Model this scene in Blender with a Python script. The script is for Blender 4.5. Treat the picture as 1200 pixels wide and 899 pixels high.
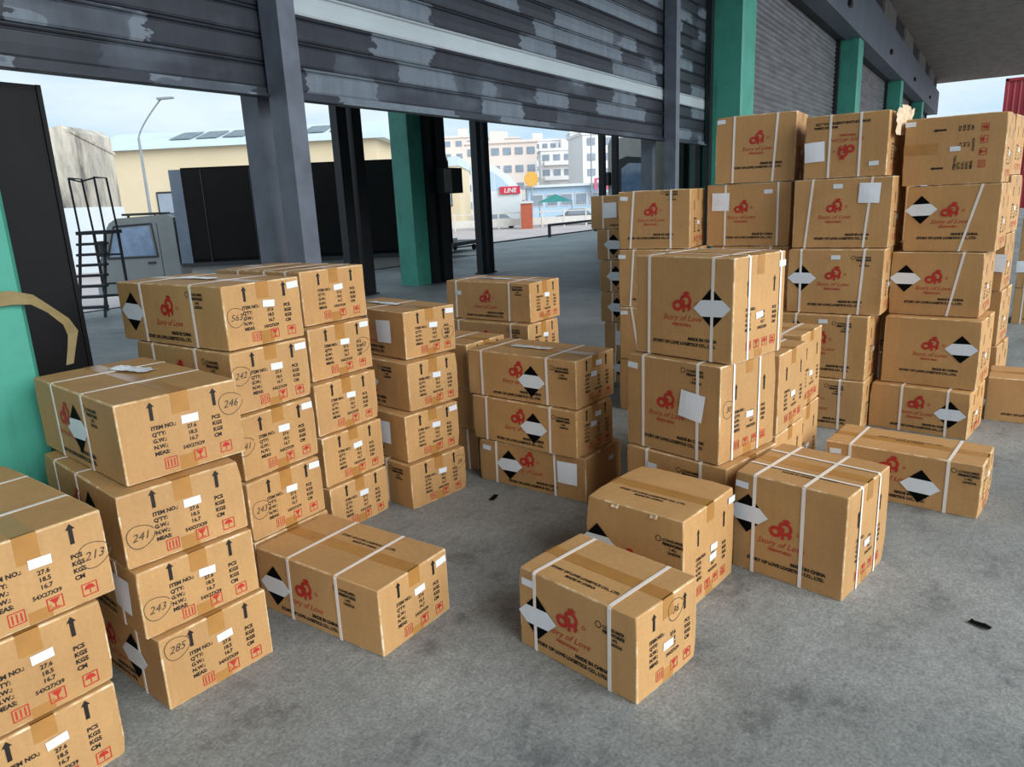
import bpy, math, random
from mathutils import Matrix, Vector, noise

for _o in list(bpy.data.objects):
    bpy.data.objects.remove(_o)
SC = bpy.context.scene
COL = SC.collection
R = math.radians

# ------------------------------------------------------------------ camera
# world frame: X runs along the shutter wall (away from the camera), Y goes through it, Z up
cam_data = bpy.data.cameras.new('camera')
cam_data.sensor_width = 36.0
cam_data.lens = 851.02 / 1200.0 * 36.0
cam_data.clip_end = 1000
cam = bpy.data.objects.new('camera', cam_data)
COL.objects.link(cam)
_A, _P, _Q = R(33.5), R(14.13), R(-2.641)
_rt = Vector((math.sin(_A), -math.cos(_A), 0))
_hf = Vector((math.cos(_A), math.sin(_A), 0))
_fw = _hf * math.cos(_P) + Vector((0, 0, -math.sin(_P)))
_up = _hf * math.sin(_P) + Vector((0, 0, math.cos(_P)))
_r2 = _rt * math.cos(_Q) + _up * math.sin(_Q)
_u2 = _up * math.cos(_Q) - _rt * math.sin(_Q)
_m = Matrix.Identity(4)
for _i in range(3):
    _m[_i][0], _m[_i][1], _m[_i][2] = _r2[_i], _u2[_i], -_fw[_i]
_m.translation = (0, 0, 1.6)
cam.matrix_world = _m
SC.camera = cam

# ------------------------------------------------------------------ world: bright overcast sky with thin blue gaps
world = bpy.data.worlds.new('sky')
SC.world = world
world.use_nodes = True
_nt = world.node_tree
_nt.nodes.clear()
_out = _nt.nodes.new('ShaderNodeOutputWorld')
_bg = _nt.nodes.new('ShaderNodeBackground')
_tc = _nt.nodes.new('ShaderNodeTexCoord')
_mp = _nt.nodes.new('ShaderNodeMapping')
_mp.inputs['Scale'].default_value = (1.0, 1.0, 4.5)
_nz = _nt.nodes.new('ShaderNodeTexNoise')
_nz.inputs['Scale'].default_value = 3.2
_nz.inputs['Detail'].default_value = 5
_cr = _nt.nodes.new('ShaderNodeValToRGB')
_cr.color_ramp.elements[0].position = 0.38
_cr.color_ramp.elements[0].color = (0.52, 0.74, 0.95, 1)
_cr.color_ramp.elements[1].position = 0.62
_cr.color_ramp.elements[1].color = (0.80, 0.93, 1.0, 1)
_nt.links.new(_tc.outputs['Generated'], _mp.inputs['Vector'])
_nt.links.new(_mp.outputs['Vector'], _nz.inputs['Vector'])
_nt.links.new(_nz.outputs['Fac'], _cr.inputs['Fac'])
_nt.links.new(_cr.outputs['Color'], _bg.inputs['Color'])
_nt.links.new(_bg.outputs['Background'], _out.inputs['Surface'])
_bg.inputs['Strength'].default_value = .97

# ------------------------------------------------------------------ sun behind thin cloud, from the open side of the dock
sun_data = bpy.data.lights.new('sun', 'SUN')
sun_data.energy = 3.8
sun_data.angle = R(55)
sun_data.color = (1.0, 0.98, 0.96)
sun = bpy.data.objects.new('sun', sun_data)
COL.objects.link(sun)
_sd = Vector((0.14, 0.86, -0.46))       # direction the light travels
sun.rotation_euler = _sd.to_track_quat('-Z', 'Y').to_euler()
sun.location = (0, -20, 20)

SC.view_settings.view_transform = 'Standard'
SC.view_settings.look = 'None'
SC.view_settings.gamma = 1.0
SC.view_settings.use_curve_mapping = False
SC.view_settings.exposure = 0.1

# ------------------------------------------------------------------ materials
def lin(h):
    c = [int(h[i:i + 2], 16) / 255 for i in (0, 2, 4)]
    return tuple(((v / 12.92) if v <= .04045 else ((v + .055) / 1.055) ** 2.4) for v in c)

class NT:
    def __init__(self, name):
        self.m = bpy.data.materials.new(name)
        self.m.use_nodes = True
        self.t = self.m.node_tree
        self.b = self.t.nodes['Principled BSDF']
    def n(self, kind, **kw):
        nd = self.t.nodes.new(kind)
        for k, v in kw.items():
            if k in nd.inputs: nd.inputs[k].default_value = v
            else: setattr(nd, k, v)
        return nd
    def l(self, a, b):
        self.t.links.new(a, b)
    def ramp(self, fac, stops):
        r = self.n('ShaderNodeValToRGB')
        e = r.color_ramp.elements
        while len(e) < len(stops): e.new(0.5)
        for el, (p, c) in zip(e, stops):
            el.position = p
            el.color = (*c, 1) if len(c) == 3 else c
        self.l(fac, r.inputs['Fac'])
        return r
    def mix(self, fac, a, b, mode='MIX'):
        x = self.n('ShaderNodeMix', data_type='RGBA', blend_type=mode)
        if isinstance(fac, (int, float)): x.inputs[0].default_value = fac
        else: self.l(fac, x.inputs[0])
        for i, v in ((6, a), (7, b)):
            if isinstance(v, tuple): x.inputs[i].default_value = (*v, 1)
            else: self.l(v, x.inputs[i])
        return x.outputs[2]
    def coord(self, kind='Object', scale=(1, 1, 1)):
        mp = self.n('ShaderNodeMapping')
        mp.inputs['Scale'].default_value = scale
        if kind == 'World':
            g = self.n('ShaderNodeNewGeometry')
            self.l(g.outputs['Position'], mp.inputs['Vector'])
        else:
            tc = self.n('ShaderNodeTexCoord')
            self.l(tc.outputs[kind], mp.inputs['Vector'])
        return mp.outputs['Vector']
    def noise(self, vec, scale, detail=4, rough=.55):
        z = self.n('ShaderNodeTexNoise', Scale=scale, Detail=detail, Roughness=rough)
        self.l(vec, z.inputs['Vector'])
        return z.outputs['Fac']
    def bump(self, h, strength=.2, dist=.01):
        b = self.n('ShaderNodeBump', Strength=strength, Distance=dist)
        self.l(h, b.inputs['Height'])
        self.l(b.outputs['Normal'], self.b.inputs['Normal'])

def plain(name, col, rough=.6, metal=0, var=.12, scale=3.0, spec=.5, kind='World', bump=0):
    """one colour, gently mottled"""
    k = NT(name)
    c = lin(col) if isinstance(col, str) else col
    v = k.coord(kind)
    f = k.noise(v, scale, 5)
    lo = tuple(max(0, x * (1 - var)) for x in c)
    hi = tuple(min(1, x * (1 + var)) for x in c)
    r = k.ramp(f, [(.3, lo), (.7, hi)])
    k.l(r.outputs['Color'], k.b.inputs['Base Color'])
    k.b.inputs['Roughness'].default_value = rough
    k.b.inputs['Metallic'].default_value = metal
    k.b.inputs['Specular IOR Level'].default_value = spec
    if bump: k.bump(k.noise(v, scale * 12, 3), bump, .005)
    return k.m

M = {}
def cardboard(name, base, worn):
    k = NT(name)
    c = lin(base)
    oi = k.n('ShaderNodeObjectInfo')
    v = k.coord('Object')
    add = k.n('ShaderNodeVectorMath', operation='ADD')
    k.l(v, add.inputs[0])
    sc = k.n('ShaderNodeVectorMath', operation='SCALE')
    sc.inputs[0].default_value = (37.0, 21.0, 11.0)
    k.l(oi.outputs['Random'], sc.inputs['Scale'])
    k.l(sc.outputs[0], add.inputs[1])
    vv = add.outputs[0]
    f = k.noise(vv, 4.0, 5)
    fine = k.noise(vv, 90, 3)
    col = k.ramp(f, [(.3, tuple(x * .9 for x in c)), (.7, tuple(x * 1.08 for x in c))]).outputs['Color']
    tint = k.ramp(oi.outputs['Random'], [(0, (.91, .89, .86)), (.5, (1, 1, 1)), (1, (1.0, .97, .92))]).outputs['Color']
    col = k.mix(1.0, col, tint, 'MULTIPLY')
    fr = k.ramp(fine, [(.3, (.94, .94, .94)), (.7, (1.04, 1.04, 1.04))]).outputs['Color']
    col = k.mix(1.0, col, fr, 'MULTIPLY')
    st = k.n('ShaderNodeVectorMath', operation='MULTIPLY')
    k.l(vv, st.inputs[0]); st.inputs[1].default_value = (48, 48, 1.6)
    flute = k.ramp(k.noise(st.outputs[0], 1.0, 3, .6), [(.32, (.96, .955, .95)), (.6, (1.015, 1.015, 1.015))]).outputs['Color']
    col = k.mix(1.0, col, flute, 'MULTIPLY')
    scuff = k.ramp(k.noise(vv, 9, 6, .7), [(.60, (0, 0, 0)), (.74, (.55, .55, .55))]).outputs['Color']
    col = k.mix(scuff, col, tuple(x * .80 for x in c))
    g = k.n('ShaderNodeNewGeometry')
    mm = k.n('ShaderNodeMath', operation='MULTIPLY')
    w1 = k.ramp(g.outputs['Pointiness'], [(.515, (0, 0, 0)), (.56, (1, 1, 1))]).outputs['Color']
    w2 = k.ramp(k.noise(vv, 14, 4), [(.48, (0, 0, 0)), (.66, (1, 1, 1))]).outputs['Color']
    k.l(w1, mm.inputs[0]); k.l(w2, mm.inputs[1])
    col = k.mix(mm.outputs[0], col, lin(worn))
    k.l(col, k.b.inputs['Base Color'])
    k.b.inputs['Roughness'].default_value = .62
    k.b.inputs['Specular IOR Level'].default_value = .35
    k.bump(k.noise(vv, 22, 4), .12, .01)
    return k.m
M['card'] = cardboard('cardboard', 'BF9562', 'E2CFAE')
def card_edge():
    k = NT('worn_cardboard_edge')
    v = k.coord('World')
    f = k.noise(v, 16, 5, .65)
    k.l(k.ramp(f, [(.38, lin('B88E5C')), (.52, lin('D3B384')), (.66, lin('EAD9BA'))]).outputs['Color'], k.b.inputs['Base Color'])
    k.b.inputs['Roughness'].default_value = .7
    return k.m
M['card_edge'] = card_edge()
M['torn'] = plain('torn_pale_cardboard', 'DCC6A6', .8, var=.2, scale=30, kind='Object')
M['tape'] = plain('brown_packing_tape', 'AD7D42', .28, var=.1, scale=12, kind='Object')
M['strap'] = plain('white_plastic_strap', 'EDE6DE', .4, var=.05, scale=10)
M['black_ink'] = plain('black_print', '1C1510', .6, var=.3, scale=60)
M['red_ink'] = plain('red_print', 'B5291F', .6, var=.2, scale=60)
M['marker'] = plain('marker_pen', '4A3B2E', .6, var=.2, scale=50)
M['label_black'] = plain('label_black', '070607', .8, var=.2, scale=20, spec=.1)
M['label_white'] = plain('label_white', 'E2E9EF', .5, var=.03, scale=20)
M['paper'] = plain('white_paper', 'ECF1F8', .6, var=.05, scale=9)
M['film'] = plain('crumpled_film_painted_glare', 'E6EAEE', .15, var=.1, scale=40)  # clear plastic, with its white glare put into the base colour

def floor_mat():
    k = NT('dock_concrete')
    v = k.coord('World')
    big = k.noise(v, .55, 5, .6)
    mid = k.noise(v, 3.5, 6, .65)
    fine = k.noise(v, 85, 5, .8)
    c = k.ramp(big, [(.3, lin('797D7C')), (.5, lin('8D9190')), (.72, lin('A1A4A2'))]).outputs['Color']
    c2 = k.ramp(mid, [(.34, (.58, .59, .60)), (.44, (.90, .90, .90)), (.7, (1.08, 1.08, 1.07))]).outputs['Color']
    c = k.mix(1.0, c, c2, 'MULTIPLY')
    c3 = k.ramp(fine, [(.32, (.58, .58, .58)), (.5, (1, 1, 1)), (.66, (1.38, 1.38, 1.38))]).outputs['Color']
    c = k.mix(1.0, c, c3, 'MULTIPLY')
    grit = k.ramp(k.noise(v, 24, 5, .75), [(.34, (.80, .80, .80)), (.62, (1.10, 1.10, 1.10))]).outputs['Color']
    c = k.mix(1.0, c, grit, 'MULTIPLY')
    # oily spots
    vo = k.n('ShaderNodeTexVoronoi', Scale=.9)
    k.l(v, vo.inputs['Vector'])
    sp = k.ramp(vo.outputs['Distance'], [(.06, (.55, .55, .55)), (.17, (1, 1, 1))]).outputs['Color']
    c = k.mix(.6, c, k.mix(1.0, c, sp, 'MULTIPLY'))
    k.l(c, k.b.inputs['Base Color'])
    rr = k.ramp(mid, [(.3, (.5, .5, .5)), (.7, (.75, .75, .75))]).outputs['Color']
    k.l(rr, k.b.inputs['Roughness'])
    k.b.inputs['Specular IOR Level'].default_value = .4
    k.bump(fine, .12, .004)
    return k.m
M['floor'] = floor_mat()
M['ground'] = plain('yard_asphalt', 'AFA6A4', .85, var=.12, scale=.4)
M['kerb'] = plain('dark_steel_edge', '2B2D30', .6, var=.2, scale=2)

def jade(name, base):
    k = NT(name)
    c = lin(base)
    v = k.coord('World')
    f = k.noise(v, 1.6, 6, .65)
    col = k.ramp(f, [(.28, tuple(x * .72 for x in c)), (.5, c), (.75, tuple(min(1, x * 1.1) for x in c))]).outputs['Color']
    drip = k.noise(k.coord('World', (6, 6, .6)), 1.5, 5, .6)
    d = k.ramp(drip, [(.58, (0, 0, 0)), (.72, (.55, .55, .55))]).outputs['Color']
    col = k.mix(d, col, tuple(x * .5 for x in c))
    k.l(col, k.b.inputs['Base Color'])
    k.b.inputs['Roughness'].default_value = .5
    k.bump(k.noise(v, 25, 4), .1, .004)
    return k.m
M['jade'] = jade('jade_green_paint', '469E8A')
M['steel'] = plain('slate_grey_steel', '5E6672', .45, metal=.0, var=.25, scale=5)
M['dark_steel'] = plain('blackened_steel', '16181C', .5, var=.3, scale=3)
M['jamb'] = plain('near_black_steel', '0E0F13', .6, var=.3, scale=2, spec=.3)
M['beam'] = plain('grey_painted_beam', '5A6470', .6, var=.15, scale=1.5)
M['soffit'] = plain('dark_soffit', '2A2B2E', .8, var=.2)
M['louver'] = plain('pale_louver', '8C8A86', .7, var=.2)
M['roof_dark'] = plain('dark_roof_lining', '807A74', .85, var=.2)

def shutter_mat(name, patches):
    k = NT(name)
    v2 = k.coord('World', (5, 5, 1.0))
    f2 = k.noise(v2, 2.2, 5, .65)
    if patches:
        # roller-painted patches, slat by slat, over bare metal
        g = k.n('ShaderNodeNewGeometry')
        sx = k.n('ShaderNodeSeparateXYZ')
        k.l(g.outputs['Position'], sx.inputs[0])
        wob = k.noise(k.coord('World', (4, 4, 9)), 1.6, 4)
        wx = k.n('ShaderNodeMath', operation='MULTIPLY_ADD')
        k.l(wob, wx.inputs[0]); wx.inputs[1].default_value = .35
        k.l(sx.outputs['X'], wx.inputs[2])
        wz = k.n('ShaderNodeMath', operation='ADD')
        k.l(sx.outputs['Z'], wz.inputs[0]); wz.inputs[1].default_value = -2.29
        cb = k.n('ShaderNodeCombineXYZ')
        k.l(wx.outputs[0], cb.inputs[0]); k.l(wz.outputs[0], cb.inputs[1])
        br = k.n('ShaderNodeTexBrick', offset=.37, squash=1.0)
        k.l(cb.outputs[0], br.inputs['Vector'])
        for nm, val in (('Scale', 1.0), ('Mortar Size', 0.0), ('Bias', -.15), ('Brick Width', .62), ('Row Height', .145)):
            br.inputs[nm].default_value = val
        br.inputs['Color1'].default_value = (0, 0, 0, 1)
        br.inputs['Color2'].default_value = (1, 1, 1, 1)
        soft = k.n('ShaderNodeMath', operation='MULTIPLY_ADD')
        k.l(k.noise(k.coord('World', (1, 1, 2)), 1.1, 3), soft.inputs[0]); soft.inputs[1].default_value = .9
        k.l(br.outputs['Color'], soft.inputs[2])
        col = k.ramp(soft.outputs[0], [(.80, lin('31353E')), (.88, lin('3A3F49')), (1.0, lin('555E68')), (1.3, lin('6E7983'))]).outputs['Color']
        str_ = k.ramp(f2, [(.3, (.74, .74, .76)), (.62, (1.06, 1.06, 1.06))]).outputs['Color']
    else:
        f = k.noise(k.coord('World', (.75, .75, 3.6)), 1.9, 2, .4)
        col = k.ramp(f, [(.35, lin('6F7174')), (.65, lin('83868A'))]).outputs['Color']
        str_ = k.ramp(f2, [(.3, (.85, .85, .85)), (.62, (1.05, 1.05, 1.05))]).outputs['Color']
    col = k.mix(1.0, col, str_, 'MULTIPLY')
    k.l(col, k.b.inputs['Base Color'])
    k.b.inputs['Roughness'].default_value = .42
    k.b.inputs['Metallic'].default_value = .25
    return k.m
M['shutter'] = shutter_mat('patched_grey_shutter', True)
M['shutter_far'] = shutter_mat('plain_grey_shutter', False)
M['shutter_pale'] = plain('bare_pale_shutter_slat', 'B4BFC4', .4, metal=.2, var=.08, scale=2)

def stained():
    k = NT('stained_render')
    v = k.coord('World', (1, 1, .22))
    f = k.noise(v, .9, 7, .7)
    g = k.noise(k.coord('World'), .35, 3)
    a = k.ramp(f, [(.34, lin('5A5854')), (.48, lin('A8A399')), (.62, lin('CFC8BA'))]).outputs['Color']
    b = k.ramp(g, [(.4, (.9, .9, .9)), (.6, (1.05, 1.04, 1.0))]).outputs['Color']
    k.l(k.mix(1.0, a, b, 'MULTIPLY'), k.b.inputs['Base Color'])
    k.b.inputs['Roughness'].default_value = .9
    return k.m
M['stained'] = stained()
M['wall_white'] = plain('pale_blue_white_wall', 'D0D8DC', .9, var=.05, scale=.5)
M['beige'] = plain('beige_render', 'D2C3A4', .9, var=.04, scale=.3)
M['roof_blue'] = plain('pale_metal_roof', 'C2D0D6', .6, var=.08, scale=.4)
M['skylight'] = plain('grimy_skylight', '6E7A80', .5, var=.3, scale=2)
M['apt_white'] = plain('apartment_white', 'E6E6E4', .9, var=.04, scale=.2)
M['apt_tan'] = plain('apartment_tan', 'DDD0C6', .9, var=.04, scale=.2)
M['pane'] = plain('window_pane_grey', '8894A0', .25, var=.15, scale=.5)
M['hall_blue'] = plain('pale_blue_hall', 'A9C4D8', .8, var=.05, scale=.3)
M['sign_red'] = plain('red_sign', 'C0243C', .6, var=.05)
M['sign_yellow'] = plain('yellow_sign', 'D9A74C', .6, var=.05)
M['sign_pink'] = plain('pink_sign', 'C8607E', .6, var=.05)
M['sign_white'] = plain('sign_white', 'C8C8C8', .6, var=.03)
M['brick_red'] = plain('terracotta_pillar', 'A8563E', .8, var=.1)
M['teal'] = plain('teal_canvas', '3C8A88', .8, var=.1)
M['fence'] = plain('pale_fence_paint', 'CFCDC6', .8, var=.06)
M['lamp_grey'] = plain('lamp_pole_grey', '8A9196', .5, var=.1)
M['cab'] = plain('grey_truck_paint', '747B7B', .35, var=.08, scale=2)
M['glass'] = plain('tinted_truck_glass', '6F86A0', .08, var=.25, scale=4, spec=.8)
M['black'] = plain('black_tarpaulin', '0B0B0C', .7, var=.3, scale=3, spec=.2)
M['rubber'] = plain('tyre_rubber', '151515', .8, var=.2)
M['chrome'] = plain('dull_chrome', '9AA0A6', .3, metal=.7, var=.1)
M['cargo_edge'] = plain('cargo_front_grey', '5F6A78', .5, var=.1)
M['container_red'] = plain('container_red', '8E1F2A', .55, var=.12, scale=1)
M['khaki'] = plain('khaki_webbing', '8B7A52', .8, var=.12, scale=20)
M['plastic_grey'] = plain('grey_plastic', '8C8C86', .5, var=.1)
M['van'] = plain('warm_grey_truck', 'B0ACA6', .5, var=.1)

# ------------------------------------------------------------------ mesh helpers
class MB:
    def __init__(self):
        self.v, self.f = [], []
    def box(self, x0, x1, y0, y1, z0, z1):
        b = len(self.v)
        self.v += [(x0, y0, z0), (x1, y0, z0), (x1, y1, z0), (x0, y1, z0),
                   (x0, y0, z1), (x1, y0, z1), (x1, y1, z1), (x0, y1, z1)]
        self.f += [tuple(b + i for i in q) for q in
                   ((0, 3, 2, 1), (4, 5, 6, 7), (0, 1, 5, 4), (1, 2, 6, 5), (2, 3, 7, 6), (3, 0, 4, 7))]
        return self
    def poly(self, pts):
        b = len(self.v)
        self.v += [tuple(p) for p in pts]
        self.f.append(tuple(range(b, b + len(pts))))
        return self
    def prism(self, pts, vec):
        """closed extrusion of a polygon (list of 3-D points) by vec"""
        b = len(self.v); n = len(pts)
        self.v += [tuple(p) for p in pts]
        self.v += [tuple(Vector(p) + Vector(vec)) for p in pts]
        self.f.append(tuple(range(b + n - 1, b - 1, -1)))
        self.f.append(tuple(range(b + n, b + 2 * n)))
        for i in range(n):
            j = (i + 1) % n
            self.f.append((b + i, b + j, b + n + j, b + n + i))
        return self
    def tube(self, pts, r, seg=8):
        pts = [Vector(p) for p in pts]
        b = len(self.v); n = len(pts)
        for i, p in enumerate(pts):
            d = (pts[min(i + 1, n - 1)] - pts[max(i - 1, 0)]).normalized()
            a = d.orthogonal().normalized() if i == 0 else (a - d * a.dot(d)).normalized()
            c = d.cross(a)
            rr = r[i] if isinstance(r, (list, tuple)) else r
            for s in range(seg):
                t = 2 * math.pi * s / seg
                self.v.append(tuple(p + a * math.cos(t) * rr + c * math.sin(t) * rr))
        for i in range(n - 1):
            for s in range(seg):
                q = (s + 1) % seg
                self.f.append((b + i * seg + s, b + i * seg + q, b + (i + 1) * seg + q, b + (i + 1) * seg + s))
        self.f.append(tuple(b + s for s in range(seg - 1, -1, -1)))
        self.f.append(tuple(b + (n - 1) * seg + s for s in range(seg)))
        return self
    def grid(self, fn, nu, nv):
        b = len(self.v)
        for i in range(nu + 1):
            for j in range(nv + 1):
                self.v.append(tuple(fn(i / nu, j / nv)))
        for i in range(nu):
            for j in range(nv):
                a = b + i * (nv + 1) + j
                self.f.append((a, a + nv + 1, a + nv + 2, a + 1))
        return self
    def mesh(self, name, mat, smooth=False):
        me = bpy.data.meshes.new(name)
        me.from_pydata(self.v, [], self.f)
        me.update()
        if mat: me.materials.append(M[mat])
        if smooth:
            me.polygons.foreach_set('use_smooth', [True] * len(me.polygons))
        return me
    def build(self, name, mat, parent=None, loc=(0, 0, 0), smooth=False):
        return put(name, self.mesh(name, mat, smooth), parent, loc)

def put(name, me, parent=None, loc=(0, 0, 0), rot=(0, 0, 0)):
    o = bpy.data.objects.new(name, me)
    COL.objects.link(o)
    o.location = loc
    o.rotation_euler = rot
    if parent: o.parent = parent
    return o

def tag(o, label=None, cat=None, group=None, kind=None):
    if label: o['label'] = label
    if cat: o['category'] = cat
    if group: o['group'] = group
    if kind: o['kind'] = kind
    return o

def thing(name, label, cat, loc=(0, 0, 0), rz=0.0, group=None, kind=None):
    o = bpy.data.objects.new(name, None)
    COL.objects.link(o)
    o.empty_display_size = .1
    o.location = loc
    o.rotation_euler = (0, 0, rz)
    return tag(o, label, cat, group, kind)

# ------------------------------------------------------------------ the dock: floors, ground, roof, beam
tag(MB().box(-14, 48, -5, 13.4, -.9, 0).build('floor', 'floor'), 'grey concrete dock floor with stains', 'floor', kind='structure')
tag(MB().box(18.6, 48, 13.4, 16.4, -.9, 0).build('floor', 'floor'), 'far strip of dock floor reaching the yard', 'floor', kind='structure')
tag(MB().box(-300, 400, -200, 500, -1.2, -.9).build('ground', 'ground'), 'pale asphalt yard outside the dock', 'ground', kind='structure')
tag(MB().box(-9.3, 18.6, 13.4, 13.5, -.9, .012).build('trim_1', 'kerb'), 'dark steel edge of the dock by the truck', 'trim', kind='structure')
tag(MB().box(18.6, 48, 16.4, 16.52, -.9, .05).build('trim_2', 'kerb'), 'dark steel edge of the dock by the yard', 'trim', kind='structure')

# corrugated canopy over the open side
_c = MB()
_nx = 286
def _cw(u, v):
    x = -9 + 57.5 * u
    return (x, -4.5 + 7.92 * v, 6.75 + .03 * math.sin(u * _nx * math.pi / 2))
_c.grid(_cw, _nx, 1)
_c.box(-9, 48.5, -4.5, 3.42, 6.81, 6.95)
tag(_c.build('ceiling', 'roof_dark'), 'dark corrugated canopy over the dock', 'ceiling', kind='structure')
tag(MB().box(-9.3, 48, 3.6, 11.5, 5.4, 5.6).build('ceiling', 'roof_dark'), 'dark roof of the hall behind the shutters', 'ceiling', kind='structure')
_beam = tag(MB().box(-9.3, 46.5, 3.05, 3.43, 5.0, 6.1).build('trim_3', 'beam'), 'long grey beam above the green columns', 'beam', kind='structure')
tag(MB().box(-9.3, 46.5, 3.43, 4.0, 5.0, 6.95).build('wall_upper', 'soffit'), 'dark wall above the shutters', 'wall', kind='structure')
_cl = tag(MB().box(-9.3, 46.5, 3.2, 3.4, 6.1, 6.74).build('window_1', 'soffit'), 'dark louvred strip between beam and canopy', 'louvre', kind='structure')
_lv = MB()
for _i in range(150):
    _x = 8 + _i * .25
    if (_i // 11) % 2 == 0: _lv.box(_x, _x + .11, 3.12, 3.2, 6.1, 6.7)
tag(_lv.build('louvre_bars', 'louver', _cl), kind='stuff')
for _x in (18.2, 25.6, 33, 40.5):
    MB().box(_x, _x + .25, 2.98, 3.05, 5.3, 5.42).build('beam_bracket', 'dark_steel', _beam)



# green concrete columns of the shutter wall
def column(x0, x1, label):
    t = thing('concrete_column', label, 'column', ((x0 + x1) / 2, 3.38, 0), group='green columns of the shutter wall')
    w = (x1 - x0) / 2
    m = MB()
    c = .02
    m.prism([(-w, .3, 0), (-w, -.28 + c, 0), (-w + c, -.28, 0), (w - c, -.28, 0), (w, -.28 + c, 0), (w, .3, 0)], (0, 0, 5.0))
    m.build('shaft', 'jade', t)
    for z in (.9, 1.9, 2.9, 3.9):
        MB().tube([(-w - .012, .16, z), (-w + .01, .16, z)], .018, 8).build('bolt', 'dark_steel', t)
    return t
column(.70, 1.32, 'turquoise green column at the left edge, with a khaki strap')
column(10.78, 11.40, 'big green column between the raised shutter and the closed ones')
column(20.45, 21.07, 'green column behind the tall right stacks, second along the wall')
column(29.75, 30.35, 'small far green column, third along the wall')
column(38.2, 38.8, 'tiny farthest green column under the beam')

# roller shutters ---------------------------------------------------------
def slat_mesh(x0, x1, mat):
    m = MB()
    # nearly flat face, rolled lip at the top, open joint below
    out = [(.004, 0), (-.010, .002), (-.014, .014), (-.017, .060), (-.014, .110), (-.010, .117), (.000, .119), (.000, .1245), (-.011, .1255), (-.014, .130), (-.011, .135), (.003, .136), (.003, .145)]
    prof = [(x0, y, z) for y, z in out] + [(x0, .008, .145), (x0, .008, 0)]
    m.prism(prof, (x1 - x0, 0, 0))
    return m.mesh('slat', mat)
def curtain(name, x0, x1, label, pale):
    t = thing(name, label, 'shutter', ((x0 + x1) / 2, 3.6, 2.24), kind='structure')
    w = (x1 - x0) / 2
    me, mp = slat_mesh(-w, w, 'shutter'), slat_mesh(-w, w, 'shutter_pale')
    bar = MB().box(-w, w, -.028, .028, 0, .05)
    bar.box(-w, w, -.06, -.028, 0, .012)
    bar.build('bottom_bar', 'shutter', t)
    for i in range(19):
        put('slat', mp if i in pale else me, t, (0, 0, .05 + i * .145))
    return t
curtain('door_1', 1.36, 3.08, 'raised roller shutter at the left, beside the turquoise column', ())
curtain('door_2', 3.08, 9.17, 'wide half-raised roller shutter with patched grey slats', (3,))
curtain('door_3', 9.17, 10.70, 'narrow raised roller shutter beside the big green column', (3,))
def closed_shutter(name, x0, x1, label):
    t = thing(name, label, 'shutter', ((x0 + x1) / 2, 3.62, 0), kind='structure')
    w = (x1 - x0) / 2
    n = 52
    m = MB()
    b = 0
    for i in range(n):
        z = i * .0962
        ys = [0, -.016, -.022, -.016, 0]
        zs = [0, .02, .042, .064, .082]
        prof = [(-w, y, z + q) for y, q in zip(ys, zs)] + [(-w, .004, z + .0962), (-w, .02, z + .0962), (-w, .02, z)]
        m.prism(prof, (2 * w, 0, 0))
    tag(m.build('slats', 'shutter_far', t), kind='stuff')
    MB().box(-w - .14, -w, -.1, .1, 0, 5).build('guide_rail', 'dark_steel', t)
    MB().box(w, w + .14, -.1, .1, 0, 5).build('guide_rail', 'dark_steel', t)
    return t
closed_shutter('door_4', -8.9, .55, 'closed roller shutter left of the turquoise column')
closed_shutter('door_5', 11.56, 20.3, 'closed grey shutter right of the big green column')
closed_shutter('door_6', 21.22, 29.6, 'closed grey shutter between the second and third green columns')
closed_shutter('door_7', 30.5, 38.0, 'far closed shutter under the beam')
closed_shutter('door_8', 38.95, 46.2, 'farthest closed shutter under the beam')

# steel mullions and jambs of the open bay
def mullion(x, label):
    t = thing('steel_mullion', label, 'post', (x, 3.6, 0), group='steel mullions of the open bay')
    MB().box(-.09, .035, -.19, -.04, 0, 5.0).build('front_channel', 'steel', t)
    MB().box(-.02, .09, .15, .30, 0, 2.9).build('back_channel', 'steel', t)
    MB().box(-.02, .04, -.04, .15, 2.86, 2.9).build('tie_plate', 'dark_steel', t)
    MB().box(-.02, .04, -.04, .15, .0, .04).build('tie_plate', 'dark_steel', t)
mullion(3.08, 'grey steel mullion rising behind the left stacks')
mullion(9.17, 'slate steel mullion beside the big green column')
t = thing('shutter_jamb', 'wide blackened steel jamb beside the turquoise column', 'post', (1.58, 3.7, 0))
MB().box(-.28, .22, -.02, .10, 0, 2.2).build('plate', 'jamb', t)
MB().box(.205, .225, -.03, .11, 0, 2.2).build('edge_angle', 'jamb', t)
MB().box(-.28, .225, -.03, .11, 0, .06).build('foot_plate', 'dark_steel', t)
t = thing('shutter_guide', 'dark narrow guide rail against the big green column', 'post', (10.71, 3.6, 0))
MB().box(-.06, .05, -.1, -.045, 0, 5).build('flange', 'dark_steel', t)
MB().box(-.06, .05, .035, .1, 0, 5).build('flange', 'dark_steel', t)

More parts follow.
